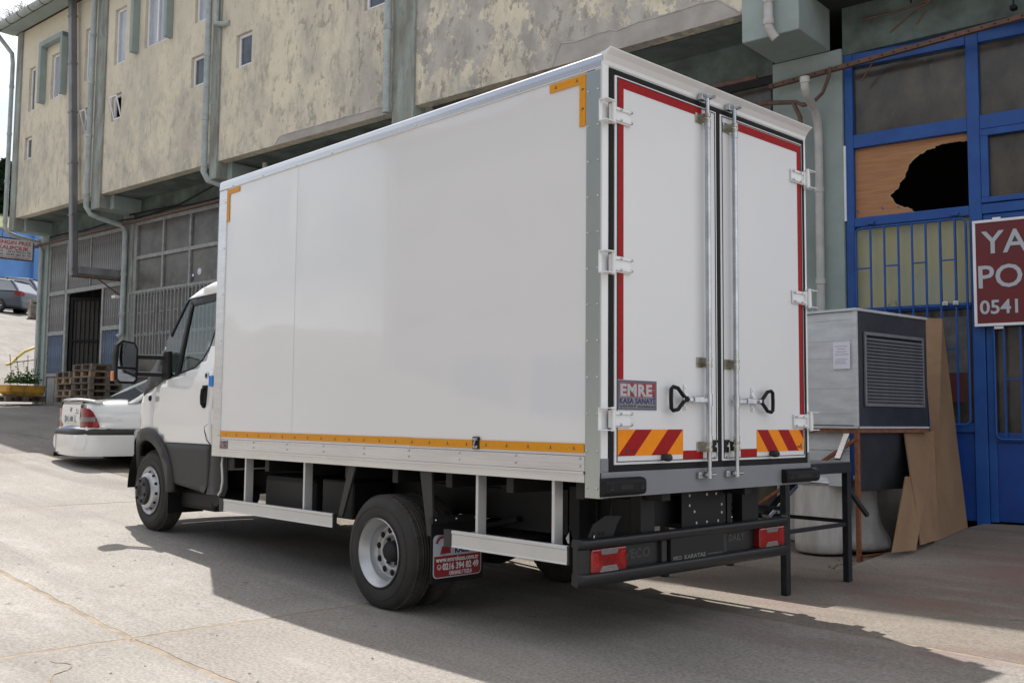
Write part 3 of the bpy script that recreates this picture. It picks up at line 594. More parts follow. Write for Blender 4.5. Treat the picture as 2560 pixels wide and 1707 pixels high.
def grille(s0, s1, z0, z1, barsat, links, parent, rr=.06):
    g = MB(); c = []
    for (cx, cz, a0) in [(s1-rr, z1-rr, 0), (s0+rr, z1-rr, 90), (s0+rr, z0+rr, 180), (s1-rr, z0+rr, 270)]:
        c += [(cx+rr*math.cos(R(a0+t)), .055, cz+rr*math.sin(R(a0+t))) for t in (0, 30, 60, 90)]
    c.append(c[0]); g.tube(c, .014, 6, caps=False); G = g.build('grille', BLUE, parent); me = None
    for s in barsat:
        if me is None: o = MB().box(-.010, .010, .045, .065, z0, z1).build('bar', BLUE, G); me = o.data
        else: o = bpy.data.objects.new('bar', me); col.objects.link(o); o.parent = G
        o.location = (s, 0, 0)
    l = MB()
    for s, t, z in links: l.box(s, t, .048, .062, z-.008, z+.008)
    if links: l.build('link', BLUE, G)
    return G
bs = [1.93, 1.775, 1.62, 1.47, 1.325, 1.175, 1.02]
grille(.905, 2.10, 1.23, 3.49, bs, [(1.93, 2.1, 3.02), (1.775-.155, 1.775, 3.03), (1.325, 1.47, 3.035), (1.02, 1.175, 3.04), (1.02, 1.175, 2.05), (1.325, 1.47, 2.05)], BG)
MB().box(.875, 2.12, .03, .05, 2.53, 2.56).build('cross_rail', BLUE, BG)
for s in (1.13, 1.02): MB().box(s-.03, s+.03, .05, .09, 2.53, 2.58).build('padlock', STEEL, BG, bevel=.008)
for s in (1.93, 1.02): MB().box(s-.04, s+.04, .02, .05, 3.53, 3.57).build('hinge', BLUE, BG, bevel=.004)
# right hand leaf
MB().box(-.6, .742, -.04, .0, 3.43, 3.515).box(.66, .742, -.04, .0005, .20, 3.43).box(-.6, -.52, -.04, .0005, .2, 3.43).box(-.52, .66, -.04, .0, 1.05, 1.15).box(-.52, .66, -.04, 0, 3.38, 3.43).build('leaf_frame', BLUE, BG, bevel=.006)
box('pane', DIRTGB, BG, -.52, .66, -.035, -.028, 1.15, 3.38); box('lower_panel', BLUED, BG, -.52, .66, -.03, -.012, .21, 1.05, bevel=.004)
grille(-.50, .655, 1.08, 3.35, [.555, .395, .235, .075, -.085, -.245, -.4], [(.395, .555, 1.72), (.075, .235, 1.72), (-.245, -.085, 1.72)], BG)
box('back_wall', DARK, BG, -2.6, 2.2, -2.2, -2.1, .1, 5.7); box('leak_stop_ceiling', DARK, BG, -2.6, 2.2, -2.2, -.12, 5.5, 5.6); box('leak_stop_wall', DARK, BG, 2.15, 2.2, -2.2, -.11, .1, 5.5); box('leak_stop_wall', DARK, BG, -2.6, -2.55, -2.2, -.11, .1, 5.5); box('lower_panel', BLUED, BG, -2.5, -.72, -.05, -.02, .2, 1.3); box('pane', DIRTGB, BG, -2.5, -.72, -.05, -.04, 1.3, 4.46)  # ceiling and side walls added to stop light leaking into the near-black box
MB().box(2.205, 2.235, .02, .04, 3.60, 4.50).build('white_batten', PVCW, BG)

# red trade sign fixed to the gate bars
SG = empty('trade_sign', (0, -6.207, 0), 10, 'dark red sign with white letters and phone number on the blue gate', 'sign')
box('board', mat('dark_red_board', (.15, .010, .014), .45, c2=(.12, .012, .016), vscale=3, dirt=((.3, .2, .2), 14, .72, .05)), SG, -.02, .80, .09, .105, 2.31, 3.41)
MB().box(-.05, .83, .085, .115, 2.285, 2.315).box(-.05, .83, .085, .115, 3.405, 3.435).box(.80, .83, .0855, .1145, 2.315, 3.405).box(-.05, -.02, .0855, .1145, 2.315, 3.405).build('sign_frame', PVCW, SG, bevel=.004)
MB().box(.55, .63, .07, .10, 3.43, 3.455).box(.55, .64, .07, .10, 2.255, 2.283).build('bracket', PVCW, SG)
LG = mat('grey_white_lettering', (.44, .47, .50), .5)
def signtext(t, s, z, size): return text(t, size, LG, SG, frame_mtx((s, .108, z), (-1, 0, 0), (0, 0, 1)), bold=.004, ext=.001)
signtext('YA', .735, 3.07, .345); signtext('PO', .80, 2.70, .345); signtext('0541', .775, 2.42, .205)

# hanging sign at the far left corner
HS = empty('hanging_sign', (23.1, 0, 0), 0, 'white sign with red and black lettering hanging off the far corner of the building', 'sign')
box('board', mat('pale_sign_board', (.62, .60, .60), .5), HS, -.02, .02, -3.48, -2.62, 5.11, 5.61)
MB().box(-.028, .028, -3.50, -2.60, 5.085, 5.115).box(-.028, .028, -3.50, -2.60, 5.605, 5.635).box(-.0275, .0275, -3.50, -3.475, 5.11, 5.61).box(-.0275, .0275, -2.625, -2.60, 5.11, 5.61).build('sign_frame', INK, HS)
RL = mat('red_lettering', (.45, .03, .04), .5)
def ht(t, z, size, m, wd, y=-2.665, b=.003): return text(t, size, m, HS, REAR(y, z, -.0225), width=wd, bold=b)
ht('ENGiN PRES', 5.475, .13, RL, .76); ht('KALIPÇILIK', 5.34, .13, RL, .72); ht('Tel   : 0216 394 01 78', 5.265, .072, INK, .76, b=.001); ht('Fax : 0534 283 01 73', 5.19, .072, INK, .76, b=.001); ht('engin.pres.42@gmail.com', 5.135, .055, RL, .74, b=.0003)
MB().tube([(0, -3.49, 5.62), (0, -3.62, 5.66), (-.1, -3.75, 5.66)], .02, 6).tube([(0, -2.75, 5.63), (0, -2.75, 5.78), (0, -2.95, 5.78), (0, -2.95, 5.63)], .012, 6).build('bracket', RUSTB, HS)
MB().bar((0, -3.5, 5.45), (-.1, -3.8, 5.50), .03).build('bracket', RUSTB, HS)

# ================================================================= the box truck
T = empty('box_truck', (0, 0, 0), 0, 'white box truck with plain panelled body and closed rear doors', 'truck')
W2 = 1.056; L = 4.30; ZT = 3.2455; ZB = .925
# body shell (cargo box)
core = box('cargo_box', PANEL, T, .06, L-.02, -W2+.02, W2-.012, 1.0, ZT-.02)
# three side panels with tiny joints between
sp = [(.1122, .5232), (.5236, 1.7782), (1.7786, 3.0645), (3.0668, 4.168)]
for a, b in sp:
    M = MB(); nx = max(6, int((b-a)/.035)); nz = 60
    for sgn in (1,):
        vs = []; fs = []
        for i in range(nx+1):
            for j in range(nz+1):
                x = a+(b-a)*i/nx; z = 1.07+(3.17-1.07)*j/nz
                e = min(i, nx-i, j, nz-j)/3; e = min(1, e)
                wv = .0016*noise.noise((x*1.1, z*.8, 3))+.0085*max(0, (x-2.2)/1.9)*noise.noise((x*1.5, z*1.7, 7))+.0022*max(0, (x-2.6)/1.6)*noise.noise((x*4.5, z*3.5, 2))*max(0, 1-(z-1.07)/1.0)
                vs.append((x, W2-.004+wv*e, z))
        for i in range(nx):
            for j in range(nz): k = i*(nz+1)+j; fs.append((k, k+nz+1, k+nz+2, k+1))
        M.add(vs, fs, True)
    M.build('side_panel', PANEL, T)
# edge profiles
ETOP = [(W2-.03, ZT-.085), (W2+.003, ZT-.083), (W2+.006, ZT-.078), (W2+.006, ZT-.045), (W2+.003, ZT-.015), (W2-.008, ZT-.003), (W2-.03, ZT)]
MB().prism(ETOP, 'x', .0, L-.001).build('top_rail', ALU, T)
MB().prism([(-y, z) for y, z in ETOP], 'x', .0, L-.001).build('top_rail', ALU, T)
box('roof_panel', PANEL, T, .02, L-.03, -W2+.028, W2-.028, ZT-.03, ZT-.004)
for s in (1, -1):
    MB().box(L-.135, L, s*(W2-.03), s*(W2+.0045), ZB-.0, ZT-.088).build('front_post', ALU, T, bevel=.003)
    MB().box(.005, .11, s*(W2-.03), s*(W2+.0055), .846, ZT-.09).build('corner_post', ALUR, T, bevel=.003)
    R1 = MB().box(.112, L-.137, s*(W2-.03), s*(W2+.004), .985, 1.064).box(.112, L-.137, s*(W2-.03), s*(W2+.006), ZB, .970); R1.build('bottom_rail', ALU, T, bevel=.002)
    rr = MB().box(.1125, L-.1375, s*(W2-.03), s*(W2+.016), .9702, .9848)
    for z in (1.061, 1.044, 1.022, 1.001, .958): rr.box(.113, L-.1375, s*(W2-.02), s*(W2+.0075), z-.0012, z+.0012)
    rr.build('rail_ridge', ALU, T)
    rv = MB()
    for k in range(9):
        x = .145+k*.495
        for z in (1.052, 1.012): rv.lathe([(.0, .012), (.004, .0115), (.006, .008), (.0065, .004)], (x, s*W2 if s > 0 else -W2-.014, z), 'y', 8)
    for k in range(12):
        for x in (.022, .093):
            z = .90+k*.195
            rv.lathe([(.0, .012), (.004, .0115), (.006, .008), (.0065, .004)], (x, s*W2 if s > 0 else -W2-.014, z), 'y', 8)
    for k in range(9): rv.lathe([(.0, .012), (.004, .0115), (.006, .008), (.0065, .004)], (.145+k*.49, s*W2 if s > 0 else -W2-.014, ZT-.072), 'y', 8)
    for k in range(6): rv.lathe([(.0, .011), (.004, .0105), (.006, .007), (.0065, .003)], (4.19, s*W2 if s > 0 else -W2-.012, 1.1+k*.39), 'y', 8)
    o = rv.build('rivet', STEEL, T); tag(o, kind='stuff')
MB().box(L-.002, L+.004, -W2, W2, ZB, ZT-.01).build('front_wall', PANEL, T)
# reflective tape on the side
yt = W2+.0035
box('amber_tape', AMBER, T, .118, 1.62, yt-.004, yt, 1.082, 1.132); box('amber_tape', AMBER, T, 1.622, 4.226-.06, yt-.004, yt-.0003, 1.085, 1.134)
MB().box(.391, .111+.004, yt-.004, yt, 3.105, 3.152).box(.162, .115, yt-.0045, yt-.0002, 2.864, 3.105).build('amber_tape', AMBER, T)
MB().box(4.165, 3.958, yt-.004, yt, 3.112, 3.152).box(4.165, 4.125, yt-.0045, yt-.0002, 2.88, 3.112).build('amber_tape', AMBER, T)
mk = MB()
def mark(M, x, y, z, s=1, ax='y', rot=False):
    f = (lambda a, b: (x-a, y+.0006, z+b)) if ax == 'y' else (lambda a, b: (x-.0006, y-a, z+b))
    g = (lambda a, b: f(b, -a)) if rot else f
    M.add([g(-.005*s, 0), g(.005*s, 0), g(.004*s, .008*s), g(0, .016*s), g(-.004*s, .008*s)], [(0, 1, 2, 3, 4)])
    M.add([g(-.011*s, -.005*s), g(.011*s, -.005*s), g(.011*s, -.002*s), g(-.011*s, -.002*s)], [(0, 1, 2, 3)])
for k in range(23): mark(mk, .19+k*.176, yt, 1.103)
for x in (.34, .18): mark(mk, x, yt, 3.125)
mark(mk, .138, yt, 3.07, .9, rot=True); mark(mk, .138, yt, 2.96, rot=True)
o = mk.build('tape_mark', INK, T, recalc=False); tag(o, kind='stuff')
# side lamp / latch
la = box('side_latch', CHAS, T, .952, 1.012, W2, W2+.010, 1.078, 1.152, bevel=.004)
MB().box(.962, 1.002, W2+.009, W2+.014, 1.13, 1.145).box(.962, 1.002, W2+.009, W2+.014, 1.085, 1.10).bar((.97, W2+.016, 1.14), (.99, W2+.02, 1.092), .008).cyl((.982, W2+.01, 1.116), (.982, W2+.022, 1.116), .007, 10).build('buckle', STEEL, la)
# maker's plate on the rail
pl = box('maker_plate', SILV, T, 4.03, 4.15, W2+.005, W2+.009, .992, 1.058)
MB().lathe([(.018, 0), (.026, 0)], (4.128, W2+.0096, 1.03), 'y', 20, R(100), R(330)).build('plate_emblem', SIGNR, pl)
box('plate_band', SIGNR, pl, 4.033, 4.147, W2+.009, W2+.0095, .993, 1.004)
text('EMRE', .025, SIGNR, pl, LEFT(4.095, 1.033, W2+.0095), width=.05); text('KASA', .02, NAVY, pl, LEFT(4.085, 1.011, W2+.0095), width=.045)

# ---- rear frame
RF = MB().box(-.004, .05, 1.004, W2, .848, 3.20).box(-.004, .05, -W2, -1.030, .848, 3.20).build('rear_post', WHITE, T, bevel=.003)
# grey painted sill (lower part)
SL = MB().prism([(-.012, .850), (.06, .850), (.06, .986), (-.006, .986), (-.012, .975)], 'y', -W2-.004, W2+.0).box(-.0075, .02, 1.0045, W2+.0007, .986, 1.057).box(-.0075, .02, -W2-.0007, -1.0305, .986, 1.054).build('grey_sill', FRAMEG, T, bevel=.002)
# flared lip (rain canopy) across the top
lipY0, lipY1 = W2-.005, -W2+.0
MB().prism([(.03, 3.15), (-.005, 3.185), (-.010, 3.205), (-.030, 3.234), (-.058, 3.256), (-.062, 3.262), (-.056, 3.266), (-.02, 3.254), (.02, 3.2485), (.05, 3.2485)], 'y', lipY0, lipY1).build('rain_lip', WHITE, T, bevel=.002)
MB().box(.0, .05, -1.03, 1.004, 3.172, 3.20).build('header', WHITE, T)
# seal
SEALZ = (.985, 3.174)
MB().box(-.010, .03, .965, 1.005, *SEALZ).box(-.010, .03, -1.026, -.99, *SEALZ).box(-.0095, .03, -.99, .965, 3.142, 3.174).box(-.0095, .03, -.99, .965, .985, 1.020).box(-.014, .03, -.026, .012, 1.02, 3.142).build('door_seal', BLACK, T, bevel=.004)
LDR = MB().box(-.014, .02, .014, .9635, 1.0215, 3.140).build('rear_door', DOORW, T, bevel=.003, label='left rear door with the maker sticker')
RDR = MB().box(-.014, .02, -.9885, -.028, 1.0215, 3.140).build('rear_door', DOORW, T, bevel=.003, label='right rear door')
xd = -.015
def edge_line(y0, y1, z0, z1, parent):
    MB().box(xd-.003, xd, y0, y1, z0, z0+.004).box(xd-.003, xd, y0, y1, z1-.004, z1).box(xd-.003, xd, y0, y0+.004, z0, z1).box(xd-.003, xd, y1-.004, y1, z0, z1).build('edge_trim', CHAS, parent)
edge_line(.030, .947, 1.036, 3.130, LDR); edge_line(-.975, -.044, 1.036, 3.130, RDR)
xt = xd-.0012
def tape(parent, y0, y1, z0, z1, m=REDT, x=xt): return box('red_tape', m, parent, x, xd+.001, y0, y1, z0, z1)
tape(LDR, .893, .942, 3.078, 3.126); tape(LDR, .167, .893, 3.078, 3.126); tape(LDR, .893, .942, 1.478, 3.078)
tape(RDR, -.97, -.224, 3.072, 3.122); tape(RDR, -.97, -.924, 1.26, 3.072)
tape(LDR, .169, .362, 1.038, 1.088); tape(RDR, -.402, -.224, 1.038, 1.088)
mk = MB()
for k in range(16): mark(mk, xt, .917, 1.6+k*.1, 1, 'x')
for k in range(7): mark(mk, xt, .85-k*.1, 3.095, 1, 'x')
for k in range(7): mark(mk, xt, -.30-k*.1, 3.09, 1, 'x')
for k in range(16): mark(mk, xt, -.947, 1.4+k*.1, 1, 'x')
o = mk.build('tape_mark', mat('dark_red_ink', (.16, .005, .01), .5), T, recalc=False); tag(o, kind='stuff')
# hazard boards: alternate slanted stripes
def hazard(parent, y0, y1, z0, z1, edges, lean):
    e = empty('hazard_board', parent=parent)
    for i, (a, b) in enumerate(zip(edges, edges[1:])):
        pts = [(a, z1), (b, z1), (b+lean, z0), (a+lean, z0)]
        # clip to the board
        def clip(poly, inside, cut):
            out = []
            for p, q in zip(poly, poly[1:]+poly[:1]):
                if inside(p): out.append(p)
                if inside(p) != inside(q): out.append(cut(p, q))
            return out
        def cx(v): return lambda p, q: (v, p[1]+(q[1]-p[1])*(v-p[0])/(q[0]-p[0]))
        pts = clip(pts, lambda p: p[0] <= y1+1e-9, cx(y1)); pts = clip(pts, lambda p: p[0] >= y0-1e-9, cx(y0)) if pts else pts
        if len(pts) > 2:
            MB().prism([(p[0], p[1]) for p in pts], 'x', xt-.0006, xd+.001).build('stripe', (ORNG, REDT)[i % 2], e)
    return e
# y decreases to the right in the picture
hz1 = hazard(LDR, .363, .946, 1.068, 1.209, [1.10, .790, .648, .504, .366, .15], .151)
hz1.name = 'hazard_board'
hazard(RDR, -.962, -.403, 1.068, 1.205, [-.27, -.403-.004, -.528, -.648, -.775, -.905, -1.2], -.125)
for y, z in ((.86, 1.085), (-.93, 1.082)):
    mk = MB(); mark(mk, xt-.0008, y, z+.01, 1.8, 'x'); mk.build('tape_mark', INK, T, recalc=False)
    text('NIKKALITE' if False else 'reflex', .016, INK, T, REAR(y-.03 if y > 0 else y+.05, z+.008, xt-.0012), bold=.0004)
# maker sticker
st = box('maker_sticker', SILV, LDR, xt-.0012, xd, .607, .943, 1.314, 1.476)
MB().box(xt-.002, xt-.001, .612, .938, 1.319, 1.323).box(xt-.002, xt-.001, .612, .938, 1.467, 1.471).box(xt-.002, xt-.001, .612, .616, 1.323, 1.467).box(xt-.002, xt-.001, .934, .938, 1.323, 1.467).build('sticker_border', NAVY, st)
box('red_field', SIGNR, st, xt-.002, xt-.001, .622, .928, 1.386, 1.463)
text('EMRE', .088, SILVL, st, REAR(.922, 1.392, xt-.0024), width=.272, bold=.004, spacing=1.1); MB().lathe([(0, 0), (.005, 0), (.005, .001)], (xt-.003, .634, 1.424), 'x', 12).build('dot', SILV, st)
text('KASA SANAYİ', .042, NAVY, st, REAR(.927, 1.350, xt-.0016), width=.305, bold=.0012, spacing=1.05)
text('Tel: 0216 394 82 49   www.emrekasa.com.tr', .020, INK, st, REAR(.929, 1.329, xt-.0016), width=.31)
# hinges
def hinge(y, z, sgn, parent):
    h = .105; e = MB()
    y0 = y; s = sgn
    e.box(-.028, -.016, y0-s*.245, y0-s*.07, z+.008, z+h-.008).box(-.040, -.020, y0-s*.10, y0-s*.060, z+.004, z+h-.004)
    e.box(-.038, -.024, y0-s*.24, y0-s*.09, z+.016, z+.030).box(-.038, -.024, y0-s*.24, y0-s*.09, z+h-.030, z+h-.016)
    H = e.build('hinge', WHITE, parent, bevel=.004)
    MB().box(-.065, -.0125, y0-s*.075, y0+s*.012, z-.008, z-.002).box(-.065, -.0125, y0-s*.075, y0+s*.012, z+h+.002, z+h+.008).box(-.020, -.0125, y0-s*.01, y0+s*.012, z-.002, z+h+.002).build('hinge_bracket', WHITE, H, bevel=.002)
    MB().cyl((-.048, y0-s*.072, z-.012), (-.048, y0-s*.072, z+h+.012), .012, 12).build('hinge_pin', WHITE, H)
    b = MB()
    for yy in (.235, .145):
        for zz in (.023, h-.023): b.lathe([(0, -.044), (.007, -.043), (.009, -.036)], (0, y0-s*yy, z+zz), 'x', 10)
    b.build('bolt', STEEL, H)
for z in (2.862, 2.043, 1.212): hinge(1.085, z, 1, LDR)
for z in (2.848, 2.03, 1.208): hinge(-1.078, z, -1, RDR)
# locking rods
def rod(y, parent, ztop, s):
    r = MB().cyl((-.052, y, 1.13), (-.052, y, 3.04), .0165, 18).tube([(-.052, y, 3.04), (-.052, y, 3.10), (-.052, y, ztop-.05), (-.052, y, ztop-.01)], [.014, .014, .013, .011], 14).tube([(-.052, y, 1.14), (-.052, y, 1.10), (-.052, y, .94)], .0145, 14)
    r.cyl((-.052, y, 3.00), (-.052, y, 3.05), .020, 18).cyl((-.052, y, 1.12), (-.052, y, 1.17), .020, 18).cyl((-.052, y, 1.345), (-.052, y, 1.415), .0215, 18)
    RO = r.build('locking_rod', STEEL, parent)
    for z in (3.062, 1.60, 1.108):
        c = MB().box(-.020, -.0155, y-.026, y+.074, z-.030, z+.030).cyl((-.052, y, z-.029), (-.052, y, z-.008), .0205, 16).cyl((-.052, y, z+.008), (-.052, y, z+.029), .0205, 16).box(-.052, -.020, y+.012, y+.022, z-.028, z+.028).build('clamp', BRASSY, RO, bevel=.001)
        MB().cyl((-.058, y+.034, z-.004), (-.058, y-.02, z-.004), .004, 8).build('bolt', STEEL, c)
    k = MB()
    k.box(-.034, -.0125, y-.045, y+.075, .925, .962).cyl((-.05, y+.03, .945), (-.05, y-.06, .945), .010, 12).cyl((-.052, y, .925), (-.052, y, .965), .017, 14).cyl((-.036, y+.055, .944), (-.0125, y+.055, .944), .013, 12)
    k.build('cam_keeper', STEEL, RO, bevel=.003)
    k = MB().box(-.07, -.03, y-.025, y+.02, ztop-.03, ztop-.015).cyl((-.085, y-.03, ztop-.02), (-.03, y-.03, ztop-.02), .011, 12).box(-.05, -.02, y+.0, y+.05, ztop-.045, ztop-.005)
    k.build('cam_keeper', STEEL, RO, bevel=.003)
    return RO
ROD1 = rod(.158, LDR, 3.215, 1); ROD2 = rod(-.125, RDR, 3.215, 1)
box('rubber_pad', CHAS, LDR, -.024, -.0155, .018, .080, 1.075, 1.146, bevel=.003); box('rubber_pad', CHAS, RDR, -.024, -.0155, -.100, -.045, 1.07, 1.146, bevel=.003)
for y, P in ((.05, LDR), (-.075, RDR)):
    MB().tube([(-.03, y, 1.13), (-.034, y, 1.09), (-.03, y, 1.045)], .004, 6).lathe([(0, -.03), (.007, -.028), (.008, -.016)], (0, y, 1.042), 'x', 10).lathe([(0, -.034), (.009, -.032), (.010, -.024)], (0, y, 1.108), 'x', 10).build('door_catch', STEEL, P)
# D-handles
def dhandle(y, s, parent, RO):
    z = 1.382; tip = y-s*.075  # s=+1: handle opens to the left side of the picture
    arm = MB().box(-.066, -.040, y-s*.24 if False else y-s*.245, y-s*.155, z-.020, z+.018).build('handle_arm', STEEL, parent, bevel=.004)
    MB().box(-.058, -.046, y-s*.165, y-s*.06, z-.014, z+.012).cyl((-.052, y-s*.11, z), (-.07, y-s*.11, z), .012, 10).build('handle_bar', STEEL, arm, bevel=.003)
    loop = [(-.052, y-s*.075, z+.010), (-.052, y-s*.060, z+.018), (-.052, y-s*.010, z+.060), (-.052, y+s*.035, z+.0665), (-.052, y+s*.052, z+.055), (-.052, y+s*.055, z), (-.052, y+s*.052, z-.055), (-.052, y+s*.035, z-.0665), (-.052, y-s*.010, z-.060), (-.052, y-s*.060, z-.018), (-.052, y-s*.075, z-.010)]
    M = MB(); M.tube(loop, .0115, 10); M.box(-.063, -.041, y-s*.098, y-s*.065, z-.017, z+.017); M.build('grip', BLACK, arm, bevel=.002)
    MB().prism([(-.0155, z+.085), (-.0155, z-.065), (-.020, z-.065), (-.020, z-.03), (-.046, z-.006), (-.046, z+.006), (-.022, z+.045), (-.020, z+.085)], 'y', y-s*.125-.016, y-s*.125+.016).cyl((-.026, y-s*.125, z+.068), (-.018, y-s*.125, z+.068), .010, 10).cyl((-.026, y-s*.125, z-.05), (-.018, y-s*.125, z-.05), .010, 10).build('handle_catch', WHITE, arm, bevel=.002)
dhandle(.467, 1, LDR, ROD1); dhandle(-.480, -1, RDR, ROD2)
MB().box(-.058, -.040, .165, .26, 1.365, 1.392).build('handle_link', STEEL, LDR, bevel=.003); MB().box(-.058, -.040, -.27, -.135, 1.365, 1.392).build('handle_link', STEEL, RDR, bevel=.003)
for y, P in ((.555, LDR), (-.555, RDR)):
    MB().lathe([(0, 0), (.012, 0), (.018, -.006), (.0225, -.030), (.020, -.055), (.013, -.062), (0, -.063)], (-.016, y, 1.054), 'x', 16).build('rubber_buffer', RUBBER, P)
# bump stops on the sill
def bump(y0, y1, z0, z1):
    o = MB().prism([(-.010, z0+.0), (-.048, z0+.006), (-.060, z0+.02), (-.060, z1-.02), (-.048, z1-.006), (-.010, z1)], 'y', y0, y1).build('bump_stop', BLACK, T, bevel=.012, seg=3)
    h = MB()
    for y in (y0+.045, (y0*.4+y1*.6), y1-.045):
        if y == (y0*.4+y1*.6): continue
        h.lathe([(.016, -.0615), (.010, -.0605), (.0, -.055)], (0, y, (z0+z1)/2), 'x', 12)
    h.box(-.0612, -.0595, y0+.12, y1-.12, (z0+z1)/2-.012, (z0+z1)/2+.012); h.build('recess', CHAS, o)
bump(.745, 1.085, .858, .957); bump(-1.10, -.690, .860, .953)

# ---- wheels
def wheel(x, y, zc, name='wheel', s=1, front=False, tw=.205, r=.373):
    e = empty(name, (x, y, zc), parent=T)
    h = tw
    prof = [(.215, -.012), (.226, -.004), (.250, .002), (.290, .004), (.325, -.002), (.345, -.010), (.358, -.020), (.366, -.034), (r, -.045), (r, -h+.045), (.366, -h+.034), (.345, -h+.010), (.29, -h), (.215, -h+.01)]
    MB().lathe([(a, s*o) for a, o in prof[:8]], (0, 0, 0), 'y', 72).build('sidewall', RUBBER, e)
    MB().lathe([(a, s*o) for a, o in prof[7:]], (0, 0, 0), 'y', 72).build('tread', TREAD, e)
    t = MB(); nb = 64                      # raised tread ribs and shoulder blocks
    for k in range(nb):
        a = 2*math.pi*k/nb; da = 2*math.pi/nb*.36
        for o0, o1, off in ((-.040, -.066, 0), (-h+.066, -h+.040, .5)):
            c = a+off*2*math.pi/nb; vs = []
            for rr in (r-.004, r+.005):
                for aa in (c-da, c+da):
                    for oo in (o0, o1): vs.append((rr*math.cos(aa), s*oo, rr*math.sin(aa)))
            t.add(vs, [(0, 1, 3, 2), (4, 6, 7, 5), (0, 4, 5, 1), (2, 3, 7, 6), (0, 2, 6, 4), (1, 5, 7, 3)])
    for oc in (-.082, -.103, -.124):
        t.lathe([(r-.003, s*(oc+.0075)), (r+.005, s*(oc+.0065)), (r+.005, s*(oc-.0065)), (r-.003, s*(oc-.0075))], (0, 0, 0), 'y', 72)
    o = t.build('tread_block', TREAD, e); tag(o, kind='stuff')
    MB().lathe([(.232, s*-.002), (.234, s*.003), (.226, s*.006), (.221, s*.004)], (0, 0, 0), 'y', 48).lathe([(.300, s*.0035), (.302, s*.006), (.305, s*.0035)], (0, 0, 0), 'y', 60).build('sidewall_ring', RUBBER, e)
    if not front:
        rim = [(.222, .010), (.226, .006), (.224, -.002), (.208, -.008), (.205, -.026), (.197, -.030), (.194, -.052), (.187, -.056), (.184, -.070), (.165, -.165)]
        rm = MB().lathe([(a, s*o) for a, o in rim], (0, 0, 0), 'y', 64).build('rim', RIM, e)
        disc = [(.184, -.066), (.174, -.110), (.166, -.118), (.150, -.112), (.118, -.104), (.104, -.108), (.098, -.125), (.06, -.125)]
        MB().lathe([(a, s*o) for a, o in disc], (0, 0, 0), 'y', 64).build('wheel_disc', RIM, e)
        ho = MB()
        for k in range(10):
            a = 2*math.pi*k/10+.2; c = Vector((.138*math.cos(a), s*-.1035, .138*math.sin(a))); ho.lathe([(.0215, 0), (.021, s*.002), (0, s*.002)], c, 'y', 14)
        ho.build('vent_hole', BLACK, e)
        MB().lathe([(.072, s*-.14), (.070, s*-.095), (.060, s*-.080), (.0, s*-.078)], (0, 0, 0), 'y', 30).build('hub', CHASG, e)
        nu = MB()
        for k in range(6): a = 2*math.pi*k/6; nu.cyl((.086*math.cos(a), s*-.13, .086*math.sin(a)), (.086*math.cos(a), s*-.104, .086*math.sin(a)), .012, 6)
        nu.build('wheel_nut', CHASG, e)
    else:
        rim = [(.222, .010), (.226, .006), (.224, -.002), (.206, -.008), (.200, -.018), (.188, -.020), (.180, -.005), (.168, .030), (.152, .046), (.13, .05)]
        MB().lathe([(a, s*o) for a, o in rim], (0, 0, 0), 'y', 64).build('rim', RIM, e)
        ho = MB()
        for k in range(12):
            a = 2*math.pi*k/12+.1; c = Vector((.176*math.cos(a), s*.013, .176*math.sin(a))); n_ = Vector((.85*math.cos(a), s*.5, .85*math.sin(a))).normalized(); ho.cyl(c, c+n_*.0035, .014, 12)
        ho.build('vent_hole', BLACK, e)
        MB().lathe([(.128, s*.048), (.128, s*.078), (.120, s*.086), (.055, s*.088), (.050, s*.074), (0, s*.074)], (0, 0, 0), 'y', 40).build('hub', PLAST, e)
        nu = MB()
        for k in range(6): a = 2*math.pi*k/6+.3; nu.cyl((.095*math.cos(a), s*.080, .095*math.sin(a)), (.095*math.cos(a), s*.100, .095*math.sin(a)), .015, 6)
        nu.build('wheel_nut', CHASG, e)
    return e
wheel(1.9254, 1.069, .372); wheel(1.9254, .835, .372); wheel(1.9254, -1.069, .372, s=-1); wheel(1.9254, -.835, .372, s=-1)
wheel(5.7281, .947, .549, front=True); wheel(5.7281, -.947, .549, s=-1, front=True)
# ---- chassis
ch = MB()
for s in (1, -1): ch.box(.22, 6.0, s*.40, s*.47, .60, .80)
for x in (.35, 1.3, 2.6, 3.6, 4.6): ch.box(x-.04, x+.04, -.4, .4, .62, .78)
for x in (.2, .75, 1.3, 1.85, 2.4, 2.95, 3.5, 4.05): ch.box(x-.03, x+.03, -1.0, 1.0, .83, .93)
for s in (1, -1): ch.box(.06, 4.25, s*.38, s*.46, .80, .86)
ch.build('chassis_frame', CHAS, T, bevel=.004)
box('box_floor', CHAS, T, .06, 4.2, -1.03, 1.03, .925, .955)
ax = MB().cyl((1.9254, -.85, .372), (1.9254, .85, .372), .06, 16).lathe([(.05, -.2), (.15, -.12), (.17, 0), (.15, .12), (.05, .2)], (1.9254, 0, .372), 'y', 20)
for s in (1, -1): ax.bar((1.15, s*.52, .62), (1.92, s*.52, .45), .07, .03).bar((1.92, s*.52, .45), (2.7, s*.52, .62), .07, .03).box(1.85, 2.0, s*.48, s*.56, .42, .50)
ax.cyl((1.93, 0, .4), (4.5, 0, .62), .045, 12); ax.build('rear_axle', CHAS, T)
MB().cyl((5.73, -.85, .52), (5.73, .85, .52), .05, 12).box(5.3, 6.1, -.4, .4, .5, .7).build('front_axle', CHAS, T)
